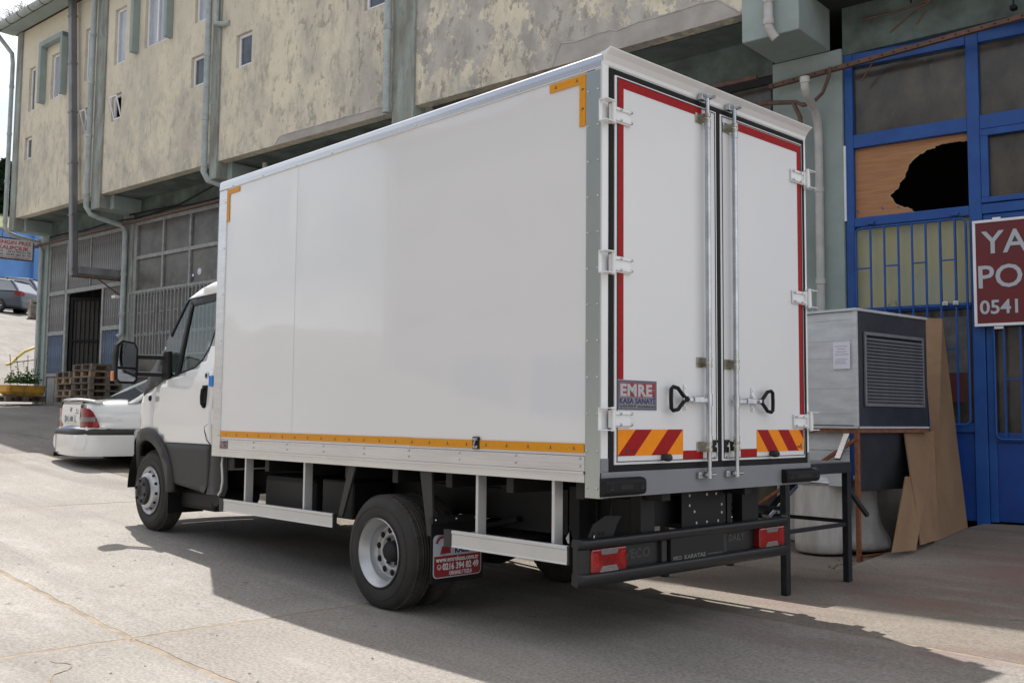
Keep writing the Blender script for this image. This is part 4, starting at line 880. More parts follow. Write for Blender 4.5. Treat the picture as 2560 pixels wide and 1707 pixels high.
# fuel tank, boxes, spare wheel carrier
box('fuel_tank', CHASG, T, 3.05, 3.75, .50, .88, .50, .80, bevel=.05); box('battery_box', CHASG, T, 2.55, 2.95, .50, .85, .52, .80, bevel=.02)
box('silencer', CHASG, T, 3.0, 3.9, -.85, -.52, .48, .72, bevel=.06)
MB().box(.75, 1.35, .50, .505, .55, .86).box(.55, .63, .47, .62, .52, .86).build('bracket_plate', CHASG, T); 
# perforated plate at the tail (right) and bracket with holes (left)
hp = MB().box(.22, .226, -.42, .06, .46, .84).build('perforated_plate', CHAS, T)
h = MB()
for y, z in [(-.1, .80), (-.28, .80), (-.38, .80), (-.44, .73), (-.44, .68), (-.15, .70), (-.17, .63), (-.28, .63), (-.40, .63), (-.10, .74)]: h.lathe([(.009, 0), (0, -.001)], (.219, y+.08, z), 'x', 10)
h.build('hole', mat('painted_daylight', (.55, .54, .52), .8), hp)  # pale discs painted as daylight coming through the plate
tb = MB().prism([(.94, .62), (.74, .60), (.70, .68), (.66, .72), (.80, .73), (.90, .69)], 'x', .190, .196).build('tow_bracket', CHASG, T)
h = MB()
for y in (.90, .855, .82): h.lathe([(.012, 0), (0, -.001)], (.1885, y, .637), 'x', 12)
h.build('hole', BLACK, tb); MB().tube([(.185, .90, .63), (.18, .91, .60), (.185, .905, .56)], .004, 6).build('shackle', STEEL, tb)
MB().box(.19, .27, .36, .49, .42, .86).build('bumper_arm', CHASG, T, bevel=.006); MB().box(.19, .27, -.55, -.74, .42, .86).build('bumper_arm', CHAS, T, bevel=.006)
MB().box(.21, .25, -.9, .9, .50, .58).build('cross_tube', CHAS, T)
# ---- rear bumper with lamps
bxx = .14
bm = MB()
def ring(y, inset, grow=0):
    x0 = bxx+inset-.006; return [(x0+.055, y, .362-grow+.02), (x0+.012, y, .362-grow), (x0, y, .38-grow), (x0, y, .425), (x0+.012, y, .438), (x0+.048, y, .435), (x0+.048, y, .39)]
ys = [1.050, 1.035, 1.0, .7, .3, -.3, -.7, -1.0, -1.045, -1.06]; ins = [.03, .012, .003, 0, 0, 0, 0, .003, .012, .03]
bm.loft([ring(y, i) for y, i in zip(ys, ins)])
bm.loft([[(p[0], p[1], p[2]+.198 if p[2] < .41 else p[2]+.182) for p in ring(y, i)] for y, i in zip(ys, ins)])
for s in (1, -1):
    bm.loft([[(bxx+.012+i*.6, s*y, z) for z in (.38, .42, .58, .62)]+[(bxx+.045+i*.6, s*y, z) for z in (.62, .58, .42, .38)] for y, i in ((.97, 0), (1.01, .008), (1.035, .02), (1.048, .035))])
RB = bm.build('rear_bumper', BUMPP, T, bevel=.006)
box('bumper_panel', BUMPP, RB, bxx+.045, bxx+.080, -1.0, 1.0, .430, .592, bevel=.004)
pp = box('plate_holder', CHAS, RB, bxx+.002, bxx+.03, -.27, .27, .435, .575, bevel=.003); MB().box(bxx+.02, bxx+.07, .28, .33, .432, .57).box(bxx+.02, bxx+.07, -.33, -.28, .432, .57).build('plate_lamp', PLAST, RB, bevel=.008)
GREYL = mat('grey_lettering', (.14, .14, .138), .5)
text('IVECO', .028, GREYL, pp, REAR(.255, .442, bxx-.001), width=.085, bold=.0012); text('KARATAS', .034, GREYL, pp, REAR(.145, .440, bxx-.001), width=.215, bold=.0014); text('www.karatas.com', .017, GREYL, pp, REAR(-.09, .447, bxx-.001), width=.15)
text('IVECO', .072, mat('dim_badge', (.06, .062, .065), .4, .5), RB, REAR(.668, .480, bxx+.0435), width=.25, bold=.003); text('DAILY', .055, mat('dim_badge2', (.09, .09, .095), .4, .5), RB, REAR(-.38, .50, bxx+.0435), width=.18, bold=.002)
for y0, y1 in ((.968, .675), (-.675, -.975)):
    lm = box('tail_lamp', LIGHTR, RB, bxx-.002, bxx+.06, y1, y0, .434, .562, bevel=.010); c = (y0+y1)/2
    MB().prism([(c-.075, .560), (c-.060, .528), (c+.065, .528), (c+.080, .560)], 'x', bxx-.0035, bxx+.02).prism([(c-.075, .436), (c-.055, .468), (c+.06, .468), (c+.085, .436)], 'x', bxx-.0035, bxx+.02).build('clear_lens', LIGHTC, lm, bevel=.002)
    MB().prism([(c-.085, .47), (c-.130, .45), (c-.133, .54), (c-.095, .535)], 'x', bxx-.003, bxx+.02).prism([(c+.085, .47), (c+.130, .45), (c+.133, .54), (c+.098, .535)], 'x', bxx-.003, bxx+.02).build('reflector_facet', LIGHTB, lm, bevel=.002)
# ---- side guards
def guard(x0, x1, z0, z1, struts, capl=.055, lab=None):
    for s in (1, -1):
        y = s*W2
        g = MB().prism([(y-s*.03, z0), (y, z0), (y, z0+.006), (y-s*.003, z0+.010), (y-s*.003, z1-.022), (y, z1-.018), (y, z1-.004), (y-s*.003, z1), (y-s*.03, z1)], 'x', x0+.001, x1-.001).build('side_guard', ALUM, T)
        MB().box(x1, x1+capl+.015, y-s*.036, y+s*.002, z0-.004, z1+.003).box(x0-.012, x0, y-s*.034, y-s*.0, z0-.002, z1+.002).build('end_cap', BLACK if False else PLAST, g, bevel=.004)
        for xs, zt in struts: MB().box(xs-.011, xs+.011, y-s*.105, y-s*.036, z0+.02, zt).build('guard_strut', ALUM, g, bevel=.003)
guard(2.495, 4.08, .486, .582, [(3.80, .93), (2.93, .93)]); guard(.243, 1.205, .479, .579, [(1.015, .93), (.382, .93)])
# wheel guard legs
for s in (1, -1):
    MB().prism([(2.345, .93), (2.265, .93), (2.42, .56), (2.475, .56)], 'y', s*(W2-.03), s*(W2-.05)).build('wheel_guard_leg', PLAST, T, bevel=.003)
    MB().prism([(1.56, .93), (1.44, .93), (1.415, .52), (1.475, .52)], 'y', s*(W2-.03), s*(W2-.05)).build('wheel_guard_leg', PLAST, T, bevel=.003)
    MB().box(1.385, 1.42, s*1.055, s*.62, .60, .645).build('flap_bar', CHAS, T, bevel=.003)
for y in (1.03, .86, .70):
    MB().lathe([(0, -.008), (.006, -.006), (.008, 0)], (1.384, y, .625), 'x', 10).build('bolt', STEEL, T)
# printed mud flaps
def flap(s):
    e = MB().box(1.395, 1.405, s*1.055, s*.62, .23, .60).build('mud_flap', BLACK, T, bevel=.003)
    return e
fl = flap(1); flap(-1)
def rrect(y0, y1, z0, z1, r, n=6):
    out = []
    for cy, cz, a0 in ((y1-r, z1-r, 0), (y0+r, z1-r, 90), (y0+r, z0+r, 180), (y1-r, z0+r, 270)):
        out += [(cy+r*math.cos(R(a0+90*k/n)), cz+r*math.sin(R(a0+90*k/n))) for k in range(n+1)]
    return out
fy0, fy1, fz0, fz1 = .640, 1.040, .262, .530
WS = mat('flap_white_print', (.50, .53, .58), .4)
P1 = MB().prism(rrect(fy0, fy1, fz0, fz1, .03), 'x', 1.3915, 1.395).build('flap_print', WS, fl)
rd = [p for p in rrect(fy0+.006, fy1-.006, fz0+.006, fz1-.006, .026) if p[1] < .40]; rd = [(fy1-.006, .398)]+[(fy0+.006, .398)]+rd
MB().prism(rd, 'x', 1.3905, 1.3915).build('red_field', SIGNR, P1)
ft = lambda t, y, z, size, wd, m=LETW, b=.001: text(t, size, m, P1, REAR(y, z, 1.390), width=wd, bold=b)
ft('www.emrekasa.com.tr', 1.02, .362, .042, .355); ft('0216 394 82 49', .965, .312, .056, .30, b=.0018); ft('ORHANLI / TUZLA', .91, .277, .034, .19)
MB().lathe([(.014, 0), (.017, 0), (.017, .001)], (1.3895, .992, .330), 'x', 20).build('phone_ring', LETW, P1); MB().lathe([(.005, 0), (.010, 0)], (1.3895, .992, .330), 'x', 14, R(150), R(330)).build('phone_mark', LETW, P1)
MB().lathe([(.040, 0), (.056, 0)], (1.3905, .965, .468), 'x', 30, R(10), R(290)).build('emblem_ring', SIGNR, P1); MB().lathe([(.060, 0), (.063, 0)], (1.3905, .965, .468), 'x', 30, R(10), R(290)).build('emblem_line', NAVY, P1); MB().prism([(.97, .458), (.90, .458), (.90, .412), (.985, .412)], 'x', 1.3900, 1.3912).build('emblem_block', SIGNR, P1)
ft('KABİN', .865, .412, .055, .15, NAVY, .002); ft('EMRE', .865, .468, .050, .15, SIGNR, .002)
# wiring hose from the cab
MB().tube([(4.21, 1.0, .93), (4.19, 1.02, .86), (4.16, 1.03, .80), (4.15, 1.03, .72), (4.19, 1.02, .64), (4.27, 1.0, .60)], .011, 8).build('grey_hose', ALUM, T)
# ---- cab
def hw(x, z):
    w_ = .985 if z < 1.35 else .985-.012*((z-1.35)/.25) if z < 1.6 else .973-.165*((z-1.6)/.85)**1.05
    if z < .95: w_ -= .02*(.95-z)
    if x > 5.75: w_ -= .42*((x-5.75)/.75)**2.1
    w_ += .012*math.exp(-((z-1.22)/.10)**2)*(1 if x < 5.4 else math.exp(-((x-5.4)/.3)**2))
    return w_
def side(poly, m, name, parent, off=0, thick=.012, cuts=True, bev=.004, smooth=True):
    out = []
    for s in (1, -1):
        b = bmesh.new(); vv = [b.verts.new((x, 0, z)) for x, z in poly]; b.faces.new(vv); b.faces.ensure_lookup_table()
        if cuts:
            for z in [.6+.07*k for k in range(28)]: bmesh.ops.bisect_plane(b, geom=b.verts[:]+b.edges[:]+b.faces[:], plane_co=(0, 0, z), plane_no=(0, 0, 1))
            for x in [4.4+.12*k for k in range(18)]: bmesh.ops.bisect_plane(b, geom=b.verts[:]+b.edges[:]+b.faces[:], plane_co=(x, 0, 0), plane_no=(1, 0, 0))
        bmesh.ops.triangulate(b, faces=[f for f in b.faces if len(f.verts) > 4])
        for v in b.verts: v.co.y = s*(hw(v.co.x, v.co.z)+off)
        bmesh.ops.recalc_face_normals(b, faces=b.faces)
        for f in b.faces:
            if f.normal.y*s < 0: f.normal_flip()
            f.smooth = smooth
        me = bpy.data.meshes.new(name); b.to_mesh(me); b.free(); me.materials.append(m)
        o = bpy.data.objects.new(name, me); col.objects.link(o); o.parent = parent
        if thick: sd = o.modifiers.new('t', 'SOLIDIFY'); sd.thickness = thick; sd.offset = -1
        out.append(o)
    return out
wc = (5.728, .549)
arc = lambda r, a0, a1, n=18: [(wc[0]+r*math.cos(R(a0+(a1-a0)*k/n)), wc[1]+r*math.sin(R(a0+(a1-a0)*k/n))) for k in range(n+1)]
XR = 4.33
winp = [(5.165, 2.262), (5.145, 1.645), (4.86, 1.695), (4.74, 1.76), (4.66, 1.86), (4.625, 1.99), (4.60, 2.275)]
door = [(5.585, 1.53), (5.62, 1.30), (5.625, 1.118)]+[p for p in arc(.572, 100, 127, 6)]+[(5.37, 1.012), (4.46, 1.012), (4.46, 1.60), (4.50, 1.95), (4.50, 2.33), (4.60, 2.275+.06)]
door = [(5.45, 1.575), (5.585, 1.53), (5.60, 1.30), (5.605, 1.112)]+arc(.572, 104, 126, 6)+[(5.36, 1.012), (4.46, 1.012), (4.46, 2.33), (4.60, 2.33), (4.605, 2.0), (4.645, 1.855), (4.73, 1.745), (4.855, 1.68), (5.15, 1.63)]
side(door, CABW, 'cab_door', T)
side([(4.452, .9), (XR, .9), (XR, 2.42), (4.452, 2.36)], CABW, 'cab_rear_panel', T)
fender = [(5.593, 1.527), (5.88, 1.44), (6.02, 1.33), (6.13, 1.20), (6.19, 1.10), (6.22, .99)]+arc(.572, 43, 101, 12)+[(5.612, 1.30)]
side(fender, CABW, 'front_wing', T)
clad = [(5.37, 1.008), (5.35, .99)]+arc(.50, 120, 175, 8)[1:]+[(5.25, .66), (4.56, .60), (4.50, .66), (4.47, .85), (4.462, 1.008)]
side(clad, PLAST, 'door_cladding', T, off=.010)
side([(4.452, 1.008), (4.465, .84), (4.50, .65), (4.52, .60), (4.20, .60), (4.16, .66), (4.17, 1.008)], PLAST, 'step_cladding', T, off=.006)
fl = arc(.585, 5, 178, 30)+arc(.475, 178, 5, 30)
side(fl, PLAST, 'wheel_arch_flare', T, off=.030, thick=.06)
side([(6.19, .985), (6.235, 1.06), (6.27, 1.05), (6.33, .90), (6.33, .66), (6.20, .62)], PLAST, 'bumper_corner', T, off=.03, thick=.05)
side([(6.16, 1.02), (6.20, 1.18), (6.235, 1.06), (6.19, .99)], CHASG, 'side_marker', T, off=.012)
side([(5.885, 1.445), (5.60, 1.535), (5.45, 1.585), (5.46, 1.66), (5.50, 1.80), (5.55, 1.90), (5.78, 1.64)], PLAST, 'cowl_trim', T, off=.004)
side([(5.215, 2.30), (5.165, 2.27), (5.135, 1.63), (5.225, 1.61)], BLACK, 'window_pillar', T, off=.004)
side([(5.50, 2.02), (5.30, 2.345), (5.26, 2.33), (5.46, 1.99)], BLACK, 'windscreen_pillar', T, off=.008)
side([(5.26, 2.335), (5.0, 2.35), (4.45, 2.37), (4.45, 2.29), (5.17, 2.262)], CHASG, 'door_header', T, off=.002)
side([(5.275, 2.338), (5.05, 2.415), (4.84, 2.455), (XR, 2.49), (XR, 2.36), (5.0, 2.348)], CABW, 'roof_side', T, off=.008)
GT = mat('tinted_side_glass', (.55, .62, .58), .02, trans=.0, spec=.6)
g_ = GT.node_tree
def clear(M_, tint):
    g_ = M_.node_tree; pb = g_.nodes['Principled BSDF']; pb.inputs['Base Color'].default_value = (.02, .02, .02, 1); pb.inputs['Roughness'].default_value = .02
    tr = g_.nodes.new('ShaderNodeBsdfTransparent'); tr.inputs[0].default_value = (*tint, 1); lw = g_.nodes.new('ShaderNodeLayerWeight'); lw.inputs[0].default_value = .5; pw = g_.nodes.new('ShaderNodeMath'); pw.operation = 'POWER'; pw.inputs[1].default_value = 4.5; fr_ = g_.nodes.new('ShaderNodeMath'); fr_.operation = 'MULTIPLY_ADD'; fr_.inputs[1].default_value = .9; fr_.inputs[2].default_value = .05; g_.links.new(lw.outputs['Facing'], pw.inputs[0]); g_.links.new(pw.outputs[0], fr_.inputs[0]); ms = g_.nodes.new('ShaderNodeMixShader'); gl = g_.nodes.new('ShaderNodeBsdfGlossy'); gl.inputs['Roughness'].default_value = .01
    g_.links.new(fr_.outputs[0], ms.inputs[0]); g_.links.new(tr.outputs[0], ms.inputs[1]); g_.links.new(gl.outputs[0], ms.inputs[2]); g_.links.new(ms.outputs[0], g_.nodes['Material Output'].inputs[0])
clear(GT, (.74, .84, .79))
GQ = mat('tinted_quarter_glass', (.3, .3, .3), .03); clear(GQ, (.35, .42, .42))
side([(5.29, 2.33), (5.20, 2.32), (5.145, 1.62), (5.45, 1.568), (5.50, 1.80), (5.56, 1.95)], GQ, 'quarter_glass', T, off=.001, thick=0)
side(winp, GT, 'side_window', T, off=-.006, thick=.0)
side([(5.165, 2.262), (5.145, 1.645), (4.86, 1.695), (4.74, 1.76), (4.66, 1.86), (4.625, 1.99), (4.60, 2.275), (4.58, 2.275), (4.605, 1.985), (4.64, 1.85), (4.73, 1.742), (4.853, 1.678), (5.165, 1.625), (5.185, 2.262)], BLACK, 'window_seal', T, off=.003, thick=.02)
# roof, windscreen, bonnet lofts across
def across(prof, m, name, edge=.05):
    M = MB(); rings = []
    for x, z in prof:
        h_ = hw(x, z)-.006; row = []
        for t in (-1, -.97, -.9, -.6, -.3, 0, .3, .6, .9, .97, 1):
            k = abs(t); bx = x+(.16*(1-k*k) if x > 5.2 else 0); row.append((bx, t*h_, z+edge*(1-k**6)))
        rings.append(row)
    return M.loft(rings, close=False, caps=False).build(name, m, T)
across([(XR, 2.49), (4.6, 2.475), (4.84, 2.455), (5.05, 2.415), (5.18, 2.37), (5.29, 2.32)], CABW, 'cab_roof', .05)
across([(5.29, 2.32), (5.45, 2.10), (5.65, 1.80), (5.84, 1.50)], GT, 'windscreen', .02)
across([(5.84, 1.50), (5.95, 1.40), (6.08, 1.27), (6.18, 1.12), (6.23, 1.0)], CABW, 'bonnet', .05)
across([(6.23, 1.0), (6.30, .9), (6.32, .66), (6.25, .60)], PLAST, 'front_bumper', .02)
box('cab_rear_wall', CABW, T, XR-.01, XR+.01, -.95, .95, .8, 1.6); box('cab_floor', CHAS, T, 4.35, 6.1, -.9, .9, .78, .86)
MB().box(4.35, 4.45, -.80, .80, 1.6, 2.38).build('rear_bulkhead', CHASG, T)
DASH = mat('dashboard_plastic', (.05, .052, .056), .6)
MB().prism([(5.2, 1.3), (5.25, 1.58), (5.45, 1.66), (5.75, 1.56), (5.8, 1.2)], 'y', -.9, .9).build('dashboard', DASH, T, bevel=.02)
MB().tube([(5.02+.07*math.cos(t)*.5, .45+.20*math.cos(t), 1.68+.19*math.sin(t)) if False else (5.02+.085*math.sin(t), .45+.20*math.cos(t), 1.66+.17*math.sin(t)) for t in [2*math.pi*k/24 for k in range(25)]], .014, 8, caps=False).bar((5.0, .26, 1.66), (5.0, .64, 1.66), .03).bar((5.02, .45, 1.66), (5.3, .45, 1.5), .04).build('steering_wheel', BLACK, T)
for y in (.45, -.35): MB().box(4.5, 4.62, y-.24, y+.24, 1.2, 1.85).box(4.5, 5.0, y-.24, y+.24, 1.1, 1.25).box(4.52, 4.60, y-.12, y+.12, 1.88, 2.05).build('seat', CHASG, T, bevel=.04)
MB().box(4.9, 5.1, -.1, .12, 1.62, 1.66).build('document', PAPER, T)
# wheel housing, mud flap, door furniture
MB().lathe([(.50, .95), (.50, .45)], (5.728, 0, .549), 'y', 24, R(0), R(180)).lathe([(.50, -.95), (.50, -.45)], (5.728, 0, .549), 'y', 24, R(0), R(180)).box(5.2, 6.25, .42, .44, .5, 1.1).box(5.2, 6.25, -.44, -.42, .5, 1.1).build('wheel_housing', CHAS, T)
MB().box(5.285, 5.30, .62, .97, .37, .70).box(5.285, 5.30, -.97, -.62, .37, .70).build('front_mud_flap', BLACK, T)
MB().box(4.62, 5.28, .60, .86, .42, .60).build('step_box', CHAS, T, bevel=.04); MB().cyl((4.55, .5, .56), (4.55, .88, .56), .08, 16).build('air_tank', CHAS, T)
HD = MB().box(4.565, 4.655, .975, .989, 1.30, 1.52).build('handle_recess', BLACK, T, bevel=.02, seg=3); MB().tube([(4.60, .985, 1.33), (4.60, 1.012, 1.36), (4.60, 1.015, 1.42), (4.60, 1.010, 1.48), (4.61, .985, 1.50)], .016, 8).build('door_handle', BLACK, HD)
MB().lathe([(.030, 0), (.028, .004), (.010, .004)], (4.60, .975, 1.605), 'y', 24).build('fuel_cap_badge', ALUM, T); MB().lathe([(.021, .0045), (.0, .005)], (4.60, .975, 1.605), 'y', 24).build('badge_centre', CHASG, T)
box('blue_tape', mat('blue_masking_tape', (.02, .19, .60), .6), T, 4.462, 4.53, .978, .990, 1.51, 1.60)
MB().lathe([(.0, .012), (.022, .010), (.026, .004), (.027, -.004)], (5.70, .985, 1.415), 'y', 20).build('side_repeater', BLACK, T)
text('Daily', .035, GREYL, T, frame_mtx((5.80, 0, 0), (-1, 0, 0), (0, 0, 1)) @ Matrix.Translation((0, 1.52, hw(5.75, 1.52)+.006)), bold=.001)
MB().tube([(4.46, .987, 1.008), (4.53, .992, 1.05), (4.57, .992, 1.12), (4.58, .992, 1.16), (4.50, .992, 1.19), (4.465, .990, 1.19)], .0035, 6).build('step_seam', BLACK, T)
# mirrors on two arms
for s in (1, -1):
    M = MB().loft([[(5.78-.03*k, s*(1.20+a), 1.545+b) for a, b in [(-.035*q, .0), (-.055*q, .03), (-.06*q, .20), (-.05*q, .33), (-.02*q, .385), (.10*q, .40), (.145*q, .36), (.16*q, .25), (.15*q, .05), (.12*q, .0)]] for k, q in ((0, .55), (1, .85), (2, .97), (4.2, 1.0), (5, .98))])
    mh = M.build('mirror_housing', BLACK, T, bevel=.006)
    xg = 5.78-.15-.0025
    MB().prism([(s*1.168, 1.70), (s*1.165, 1.86), (s*1.19, 1.915), (s*1.29, 1.925), (s*1.325, 1.89), (s*1.335, 1.70)], 'x', xg-.006, xg+.002).build('mirror_glass', MIRR, mh, bevel=.002)
    MB().prism([(s*1.168, 1.675), (s*1.165, 1.59), (s*1.185, 1.565), (s*1.31, 1.565), (s*1.333, 1.59), (s*1.337, 1.675)], 'x', xg-.006, xg+.002).build('wide_angle_glass', MIRR, mh, bevel=.002)
    MB().box(5.66, 5.72, s*1.345, s*1.365, 1.57, 1.66).build('indicator', mat('amber_lens', (.5, .16, .03), .2, coat=.5), mh, bevel=.008)
    for z, zz in ((1.80, 1.79), (1.64, 1.63)): MB().bar((5.70, s*1.18, z), (5.40, s*.93, zz), .05, .040).build('mirror_arm', BLACK, T, bevel=.01)
    MB().prism([(5.48, 1.585), (5.32, 1.60), (5.33, 1.85), (5.44, 1.85)], 'y', s*.95, s*.99).build('mirror_mount', BLACK, T, bevel=.01)

# ================================================================= parked cars
def car(name, loc, yaw, paint, label, kind='sedan', pitch=0, detail=True):
    e = empty(name, loc, yaw, label, 'car'); e.rotation_euler = (0, R(pitch), R(yaw))
    if kind == 'sedan':
        st = [(-.06, .26, .48, .62), (-.01, .21, .53, .74), (.045, .19, .56, .80), (.07, .19, .90, .79), (.10, .19, .935, .80), (.3, .19, .955, .83), (.62, .2, .975, .85), (1.2, .2, .97, .86), (2.2, .2, .95, .86), (3.1, .2, .93, .855), (3.6, .2, .86, .84), (4.1, .2, .74, .80), (4.32, .22, .62, .72), (4.40, .28, .55, .60)]
        gh = dict(b0=.62, r0=1.45, r1=2.45, b1=3.20, zb=.945, zr=1.365, wb=.80, wr=.60)
    else:
        st = [(-.03, .28, .52, .70), (.0, .22, .58, .78), (.03, .2, .92, .80), (.10, .2, 1.0, .82), (.6, .2, 1.0, .86), (1.4, .2, .97, .87), (2.6, .2, .94, .87), (3.1, .2, .90, .86), (3.7, .2, .80, .82), (4.05, .24, .66, .74), (4.2, .30, .58, .6)]
        gh = dict(b0=.10, r0=.62, r1=2.2, b1=3.15, zb=.97, zr=1.46, wb=.82, wr=.62)
    rings = []
    for x, zb, zt, w_ in st:
        h = zt-zb; half = [(0, zb), (w_*.80, zb), (w_*.95, zb+.05), (w_*.995, zb+h*.3), (w_, zb+h*.55), (w_*.985, zb+h*.78), (w_*.95, zt-h*.07), (w_*.86, zt-h*.01), (w_*.5, zt+.012), (0, zt+.018)]
        rings.append([(x, y, z) for y, z in half]+[(x, -y, z) for y, z in reversed(half[1:-1])])
    body = MB().loft(rings).build('body', paint, e)
    sb = body.modifiers.new('s', 'SUBSURF'); sb.levels = sb.render_levels = 1
    g = gh
    def P(x, y, z): return (x, y, z)
    gl = MB(); b0, r0, r1, b1, zb, zr, wb, wr = [g[k] for k in ('b0', 'r0', 'r1', 'b1', 'zb', 'zr', 'wb', 'wr')]
    v = [P(b0, -wb, zb), P(b0, wb, zb), P(b1, wb, zb-.03), P(b1, -wb, zb-.03), P(r0, -wr, zr-.02), P(r0, wr, zr-.02), P(r1, wr, zr-.02), P(r1, -wr, zr-.02)]
    gl.add(v, [(0, 1, 5, 4), (1, 2, 6, 5), (2, 3, 7, 6), (3, 0, 4, 7), (4, 5, 6, 7)]); gl.build('windows', GLASSC, e)
    rf = [(r0-.05, wr+.02, zr-.035), (r0+.15, wr+.035, zr), (1.9, wr+.04, zr+.02), (r1-.1, wr+.035, zr+.005), (r1+.04, wr+.02, zr-.03)]
    MB().loft([[(x, -w_, z-.03), (x, -w_*.85, z+.015), (x, 0, z+.035), (x, w_*.85, z+.015), (x, w_, z-.03)] for x, w_, z in rf], close=False, caps=False).build('roof', paint, e)
    for s in (1, -1):
        MB().loft([[(x-.05, s*(y+.012), z), (x+.07, s*(y+.012), z), (x+.07, s*(y-.05), z), (x-.05, s*(y-.05), z)] for x, y, z in ((b0+.04, wb, zb-.02), ((b0+r0)/2+.03, (wb+wr)/2+.01, (zb+zr)/2), (r0+.03, wr+.01, zr-.02))]).build('rear_pillar', paint, e)
        MB().bar((b1, s*wb, zb-.03), (r1, s*wr, zr-.02), .06, .05).build('front_pillar', paint, e)
        MB().bar((1.85, s*(wb+.004), zb), (1.80, s*(wr+.012), zr-.02), .07, .03).build('door_pillar', BLACK, e)
        for x in (1.02, 3.5):
            w_ = empty('wheel', (x, s*.832, .30), parent=e)
            MB().lathe([(.19, s*.03), (.29, s*.035), (.305, s*.0), (.305, -s*.14), (.2, -s*.15)], (0, 0, 0), 'y', 28).build('tyre', RUBBER, w_)
            rm = MB().lathe([(.19, s*.032), (.185, s*.01), (.17, -s*.03), (0.0, -s*.03)], (0, 0, 0), 'y', 28).build('rim', BLACK, w_)
            sp_ = MB()
            for k in range(6): a = 2*math.pi*k/6; sp_.bar((.03*math.cos(a), s*.012, .03*math.sin(a)), (.185*math.cos(a), s*.016, .185*math.sin(a)), .05, .03, upv=(0, 1, 0))
            sp_.cyl((0, 0, 0), (0, s*.03, 0), .04, 12).lathe([(.192, s*.034), (.176, s*.028), (.172, s*.0)], (0, 0, 0), 'y', 28); sp_.build('spoke', RIM, w_)
            MB().lathe([(.35, s*.078), (.325, s*.080), (.325, -s*.2)], (x, s*.79, .30), 'y', 24, R(-8), R(188)).build('arch_lining', BLACK, e) if False else None
            MB().lathe([(.0, .0), (.328, .0)], (x, s*.858, .31), 'y', 30).build('wheel_arch', BLACK, e)
        if kind == 'sedan':
            lp = MB().loft([[(x, s*y, z0), (x, s*y, z1)] for x, y, z0, z1 in ((.028, .50, .585, .85), (.022, .62, .585, .85), (.035, .74, .585, .848), (.075, .815, .585, .835), (.12, .838, .585, .79), (.17, .850, .585, .70), (.21, .856, .585, .61))], close=False, caps=False).build('tail_lamp', LIGHTR, e)
            MB().loft([[(x-.004, s*(y+.003), .665), (x-.004, s*(y+.003), .725)] for x, y in ((.026, .52), (.022, .62), (.035, .74), (.075, .815), (.12, .841), (.15, .848))], close=False, caps=False).build('clear_band', LIGHTC, lp)
        else:
            lp = MB().loft([[(x, s*y, z0), (x, s*y, z1)] for x, y, z0, z1 in ((-.004, .52, .78, .90), (.0, .70, .76, .93), (.03, .80, .75, .95), (.12, .832, .76, .95), (.30, .856, .82, .93))], close=False, caps=False).build('tail_lamp', LIGHTR, e)
    pz = .70 if kind == 'sedan' else .50; px = .018 if kind == 'sedan' else -.055
    if kind == 'sedan':
        MB().loft([[(.045-.0, y, .565) , (.018, y*.99, .70), (.028, y*.99, .88), (.05, y*.99, .93)] for y in (-.52, -.2, .2, .52)], close=False, caps=False).build('boot_lid', paint, e)
        pth = [(.70-.78*abs(math.cos(t))**.30, math.copysign(.868*abs(math.sin(t))**.62, math.sin(t))) for t in [math.pi/2*(1-k/14) for k in range(29)]]
        MB().loft([[(x-.004, y, .485), (x-.010, y*1.005, .50), (x-.010, y*1.005, .535), (x+.01, y, .560), (x+.05, y*.95, .565)] for x, y in pth], close=False, caps=False).build('bumper_strip', PLAST, e)
        MB().loft([[(x+.02, y*.985, .20), (x-.0, y*1.0, .26), (x-.004, y*1.0, .485)] for x, y in pth], close=False, caps=False).build('bumper', paint, e)
        sp = MB().loft([[(x0, y, z0), (x0+.03, y, z0+.022), (x0+.20, y, .965), (x0+.2, y, .95), (x0+.06, y, z0-.02)] for y, x0, z0 in ((-.80, .12, .93), (-.6, .03, .955), (-.3, .0, .965), (.3, .0, .965), (.6, .03, .955), (.80, .12, .93))]).build('boot_spoiler', paint, e)
        MB().cyl((-.09, .45, .20), (.1, .45, .20), .03, 12).build('exhaust', BLACK, e)
        MB().lathe([(0, -.004), (.035, -.003), (.035, 0)], (.018, 0, .83), 'x', 16).build('emblem', STEEL, e)
        MB().lathe([(.07, 0), (.074, 0)], (.95, -.868, .76), 'y', 24).build('filler_flap', CHASG, e)
        MB().box(.30, .36, -.869, -.866, .565, .570).box(.3, 1.2, -.868, -.865, .568, .572).build('panel_gap', BLACK, e)
        text('Vectra' if False else 'CD', .05, CHASG, e, REAR(-.33, .80, .010)); MB().box(.006, .014, -.43, -.30, .775, .783).build('script', CHASG, e)
    pl = box('number_plate', LETW, e, px-.014, px, -.26, .26, pz-.055, pz+.055, label=None); box('plate_band', NAVY, pl, px-.0150, px-.0139, .21, .255, pz-.05, pz+.05)
    if detail: text('34 L 1690', .10, INK, pl, REAR(.19, pz-.036, px-.0150), width=.40, bold=.003)
    return e
GLASSC = mat('car_window_glass', (.16, .18, .20), .06, spec=.9, coat=.6)
sal = car('white_saloon', (11.86, -.50, gz(11.86, -.6)-.075), -96, CARW, 'white saloon with boot spoiler parked nose to the building beside the truck cab')
sal.scale = (1, 1, 1.07)
car('grey_hatchback', (42.9, -9.85, gz(42.9, -8)-.07), 40, CARG, 'grey hatchback parked up the slope beyond the building corner', 'hatch', pitch=-4, detail=False)
car('dark_blue_car', (46.6, -11.8, gz(46.6, -8)+.05), 40, CARB, 'dark blue car parked behind the grey hatchback', 'hatch', pitch=-4, detail=False)
